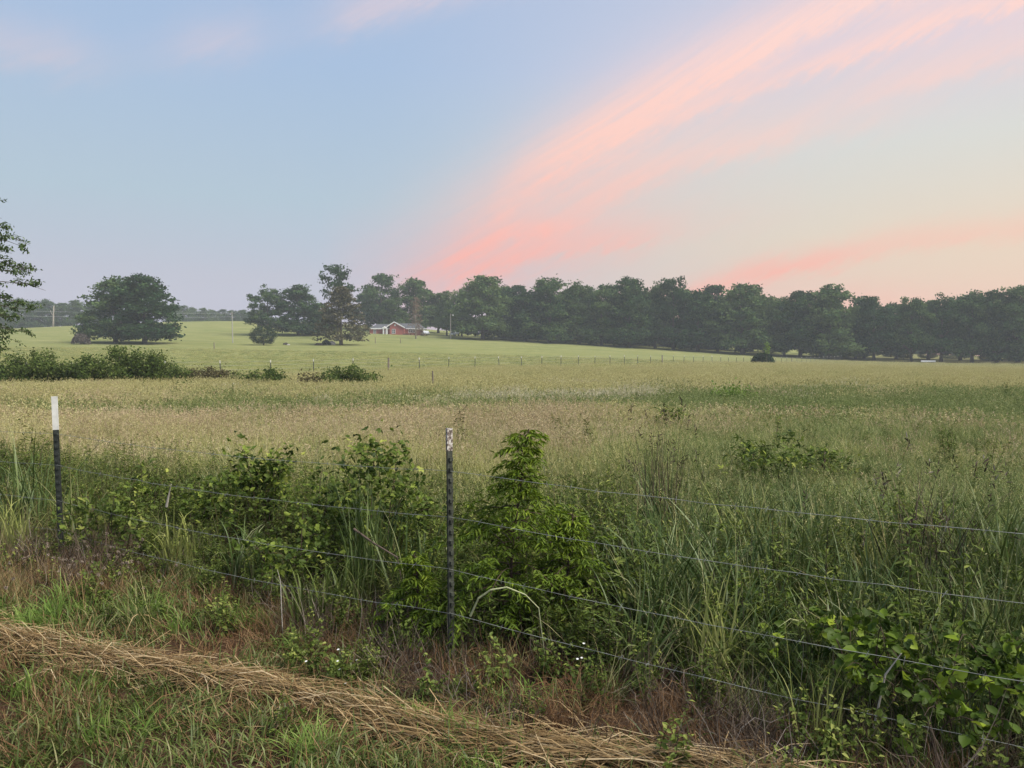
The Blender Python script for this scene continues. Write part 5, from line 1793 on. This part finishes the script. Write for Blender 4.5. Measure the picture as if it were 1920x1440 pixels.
stick([at(312, 950, 5.75), at(316, 930, 5.73), at(321, 908, 5.7)], 0.010, STICKP, 'short pale stick standing among the weeds right of the white tipped post')
a0 = gp(735, 4.7)
stick([at(664, 992, 4.9), at(700, 1018, 4.75), at(745, 1045, 4.6), a0 + Vector((0.1, -0.05, 0.02))], 0.008, plain('brown_stick', c3(0.11, 0.08, 0.06), 0.9, 0.3, 20), 'brown broken stick slanting into the dark below the stiff tussock')
stick([gp(525, 4.35) + Vector((0, 0, 0)), at(527, 1120, 4.35), at(526, 1090, 4.35), at(520, 1068, 4.34)], 0.003, STICKP, 'thin pale twig upright left of centre beneath the lowest wire')
stick([at(882, 1155, 3.85), at(897, 1122, 3.82), at(920, 1106, 3.8), at(950, 1101, 3.8), at(985, 1115, 3.82), at(1010, 1140, 3.85), gp(1025, 3.9)], 0.006, plain('pale_stalk', c3(0.34, 0.36, 0.20), 0.8, 0.2, 30), 'pale arching grass stalk in front of the feathery sapling', 'grass_stalk')
stick([gp(1640, 3.0), at(1660, 1265, 2.98), at(1690, 1225, 2.95)], 0.005, STICKP, 'pale twig slanting up to the bright vine')


# ------------------------------------------------------------------ shrubs in the pasture
SHRUBG = leafy('pasture_shrub_leaves', [(0, c3(0.045, 0.070, 0.020)), (0.5, c3(0.095, 0.135, 0.036)), (0.9, c3(0.18, 0.22, 0.065)), (1, c3(0.34, 0.34, 0.17))], 0.3, objvar=0.15)
SHRUBB = leafy('brownish_shrub_leaves', [(0, c3(0.06, 0.052, 0.030)), (0.5, c3(0.11, 0.095, 0.05)), (1, c3(0.17, 0.15, 0.07))], 0.25, objvar=0.15)


def pasture_shrub(px, D, wpx, top, n, seed, label, mat=SHRUBG, size=0.06):
    rng = np.random.default_rng(seed)
    g = gp(px, D)
    w = wpx / FPX * D
    h = at(px, top, D).z - g.z
    cen, tin = [], []
    mb = MB()
    for k in range(34):
        a = rng.uniform(0, 6.283); r = w / 2 * math.sqrt(rng.uniform(0, 1))
        hh_ = h * (0.55 + 0.5 * rng.uniform()) * math.sqrt(max(0.08, 1 - (r / (w / 2)) ** 2 * 0.8))
        t = np.linspace(0, 1, 6)
        pts = np.stack([r * t ** 0.8 * math.cos(a), r * t ** 0.8 * math.sin(a) * 0.7, hh_ * np.sin(t * rng.uniform(1.3, 1.9))], -1)
        mb.tube([tuple(p) for p in pts], [0.02, 0.016, 0.012, 0.009, 0.006, 0.003], 4)
        m = n // 34
        ti = rng.uniform(0.1, 1.03, m)
        sp = rng.uniform(0.10, 0.20)
        cen.append(np.stack([np.interp(ti, t, pts[:, j]) for j in range(3)], -1) + rng.normal(size=(m, 3)) * sp)
        tin.append(np.clip(rng.uniform(0.2, 0.65) + rng.normal(size=m) * 0.2, 0, 1))
    cen, tin = np.concatenate(cen), np.concatenate(tin)
    cen[:, 2] = np.maximum(cen[:, 2], 0.05)
    p, f, tt_ = cards(cen, size, rng, 0.4, tin)
    plant('pasture_shrub', g, mesh_np('foliage', p, [(f, 0)], [mat], tt_), mb.mesh('stem', BARK), label, 'shrub', 'shrubs standing in the pasture')


pasture_shrub(20, 37, 130, 668, 6000, 1, 'leafy pasture shrub cut by the picture edge under the near branches')
pasture_shrub(88, 37.5, 140, 652, 7000, 2, 'bright leafy shrub, second in the long clump left')
pasture_shrub(160, 38, 130, 660, 6000, 3, 'shrub in the middle of the long clump left')
pasture_shrub(225, 38.5, 120, 651, 6500, 4, 'tallest dark shrub of the long clump left')
pasture_shrub(284, 38.5, 84, 660, 4500, 5, 'end shrub of the long clump, towards the house')
pasture_shrub(385, 42, 120, 688, 3500, 6, 'low brownish shrub between the long clump and the small mounds', SHRUBB)
pasture_shrub(498, 37, 96, 697, 4000, 7, 'small dark shrub mound before the first thin fence posts')
pasture_shrub(585, 36.5, 60, 704, 2200, 8, 'little brown topped shrub next to the wide mound', SHRUBB)
pasture_shrub(655, 37, 130, 687, 5500, 9, 'wide green shrub mound under the far wooden fence post')
pasture_shrub(330, 41, 70, 684, 2600, 12, 'low green shrub trailing off the end of the long clump')
pasture_shrub(446, 40, 40, 700, 900, 13, 'low shrub trailing between the brownish shrub and the small dark mound')
pasture_shrub(345, 34, 40, 722, 1200, 10, 'tiny grey green bush in front of the low brownish shrub', size=0.045)
pasture_shrub(1372, 25, 84, 735, 2200, 11, 'low light green bush in the pasture right of centre', BRIGHT, 0.05)
brush_mound(1430, 145, 4.4, 2.0, DARKG, 1700, 0.22, 'low_shrub', 'dark brush heap on the far fence line', 'shrub', 21)
r_ = np.random.default_rng(8)
mb = MB()
mb.tube([(0, 0, -0.2), (0.05, 0, 1.8), (0.1, 0, 3.9)], [0.07, 0.05, 0.02], 5)
cc = np.concatenate([np.stack([0.1 + r_.normal(size=40) * 0.28, r_.normal(size=40) * 0.28, z0 + r_.normal(size=40) * 0.2], -1) for z0 in (2.3, 2.8, 3.3, 3.8)])
p, f, tt_ = cards(cc, 0.17, r_, 0.3)
plant('thin_sapling', gp(1437, 143), mesh_np('foliage', p, [(f, 0)], [BRIGHT], tt_), mb.mesh('stem', BARK), 'thin sapling sticking up from the dark brush heap', 'sapling')

# ------------------------------------------------------------------ near tree whose branches enter at the picture edge
nr_ = np.random.default_rng(12)
NEARL = leafy('near_tree_leaves', [(0, c3(0.030, 0.055, 0.018)), (0.5, c3(0.062, 0.105, 0.030)), (1, c3(0.12, 0.18, 0.055))], 0.35, objvar=0.1, gloss=0.03)
tg = Vector((-15.7, 20.0, tz(-15.7, 20.0)))
mb, vb = MB(), VB()
mb.tube([(0, 0, -0.3), (0.1, 0, 1.2), (0.05, 0.1, 2.6), (0.2, 0, 4.4), (0.3, 0.1, 6.1)], [0.17, 0.14, 0.11, 0.07, 0.03], 8)
for k in range(72):
    z0 = nr_.uniform(1.0, 5.9)
    a = nr_.uniform(0, 6.283) if k > 34 else nr_.normal() * 0.6
    R_ = 3.05 * math.sqrt(max(0.1, 1 - ((z0 - 3.3) / 3.4) ** 2)) * nr_.uniform(0.6, 1.02)
    t = np.linspace(0, 1, 7)
    pts = np.stack([0.15 + R_ * t * math.cos(a), R_ * t * math.sin(a), z0 + R_ * (0.42 * t - 0.36 * t * t) + 0.05 * np.sin(t * 9 + k)], -1)
    mb.tube([tuple(p_) for p_ in pts], [0.035, 0.028, 0.022, 0.017, 0.012, 0.008, 0.004], 5)
    for s in range(9):
        f2 = nr_.uniform(0.35, 1.0)
        b2 = np.array([np.interp(f2, t, pts[:, j]) for j in range(3)])
        a2 = a + nr_.normal() * 0.9
        L2 = nr_.uniform(0.25, 0.6)
        p2 = b2 + np.stack([L2 * t * math.cos(a2), L2 * t * math.sin(a2), L2 * (nr_.uniform(-0.2, 0.6) * t - 0.3 * t * t)], -1)
        mb.tube([tuple(p_) for p_ in p2], [0.007, 0.006, 0.005, 0.004, 0.003, 0.002, 0.002], 3)
        m = 26
        ti = nr_.uniform(0.1, 1, m)
        q = np.stack([np.interp(ti, t, p2[:, j]) for j in range(3)], -1) + nr_.normal(size=(m, 3)) * 0.03
        d = unit(nr_.normal(size=(m, 3)) + np.array([0, 0, -0.3]))
        LL = nr_.uniform(0.06, 0.115, m)
        v, qd, kk = leaves_np(q, d, unit(np.array([0, 0, 1.0]) + nr_.normal(size=(m, 3)) * 0.6), LL, LL * 0.5, nr_, 0.15, 0.2)
        vb.add(v, qd, np.repeat(nr_.uniform(0, 1, m), kk))
root = empty('broadleaf_tree', tg)
link(bpy.data.objects.new('trunk', mb.mesh('trunk', BARK)), root)
link(bpy.data.objects.new('crown', vb.mesh('crown', [NEARL])), root)
tag(root, 'near tree reaching its leafy branch ends in from the left edge', 'tree')

# ------------------------------------------------------------------ haze
hm = bpy.data.materials.new('thin_evening_haze')
hm.use_nodes = True
hm.node_tree.nodes.clear()
ht = NT(hm.node_tree)
pv = ht.n('ShaderNodeVolumePrincipled')
pv.inputs['Color'].default_value = (0.90, 0.96, 1.0, 1)
pv.inputs['Density'].default_value = 0.0005
pv.inputs['Anisotropy'].default_value = 0.0
ho = ht.n('ShaderNodeOutputMaterial')
ht.link(pv.outputs[0], ho.inputs['Volume'])
hb = MB().box(-440, 440, -66, 530, -4.0, 44.0).build('haze', hm)
tag(hb, 'thin even evening haze over the fields', 'haze', kind='stuff')
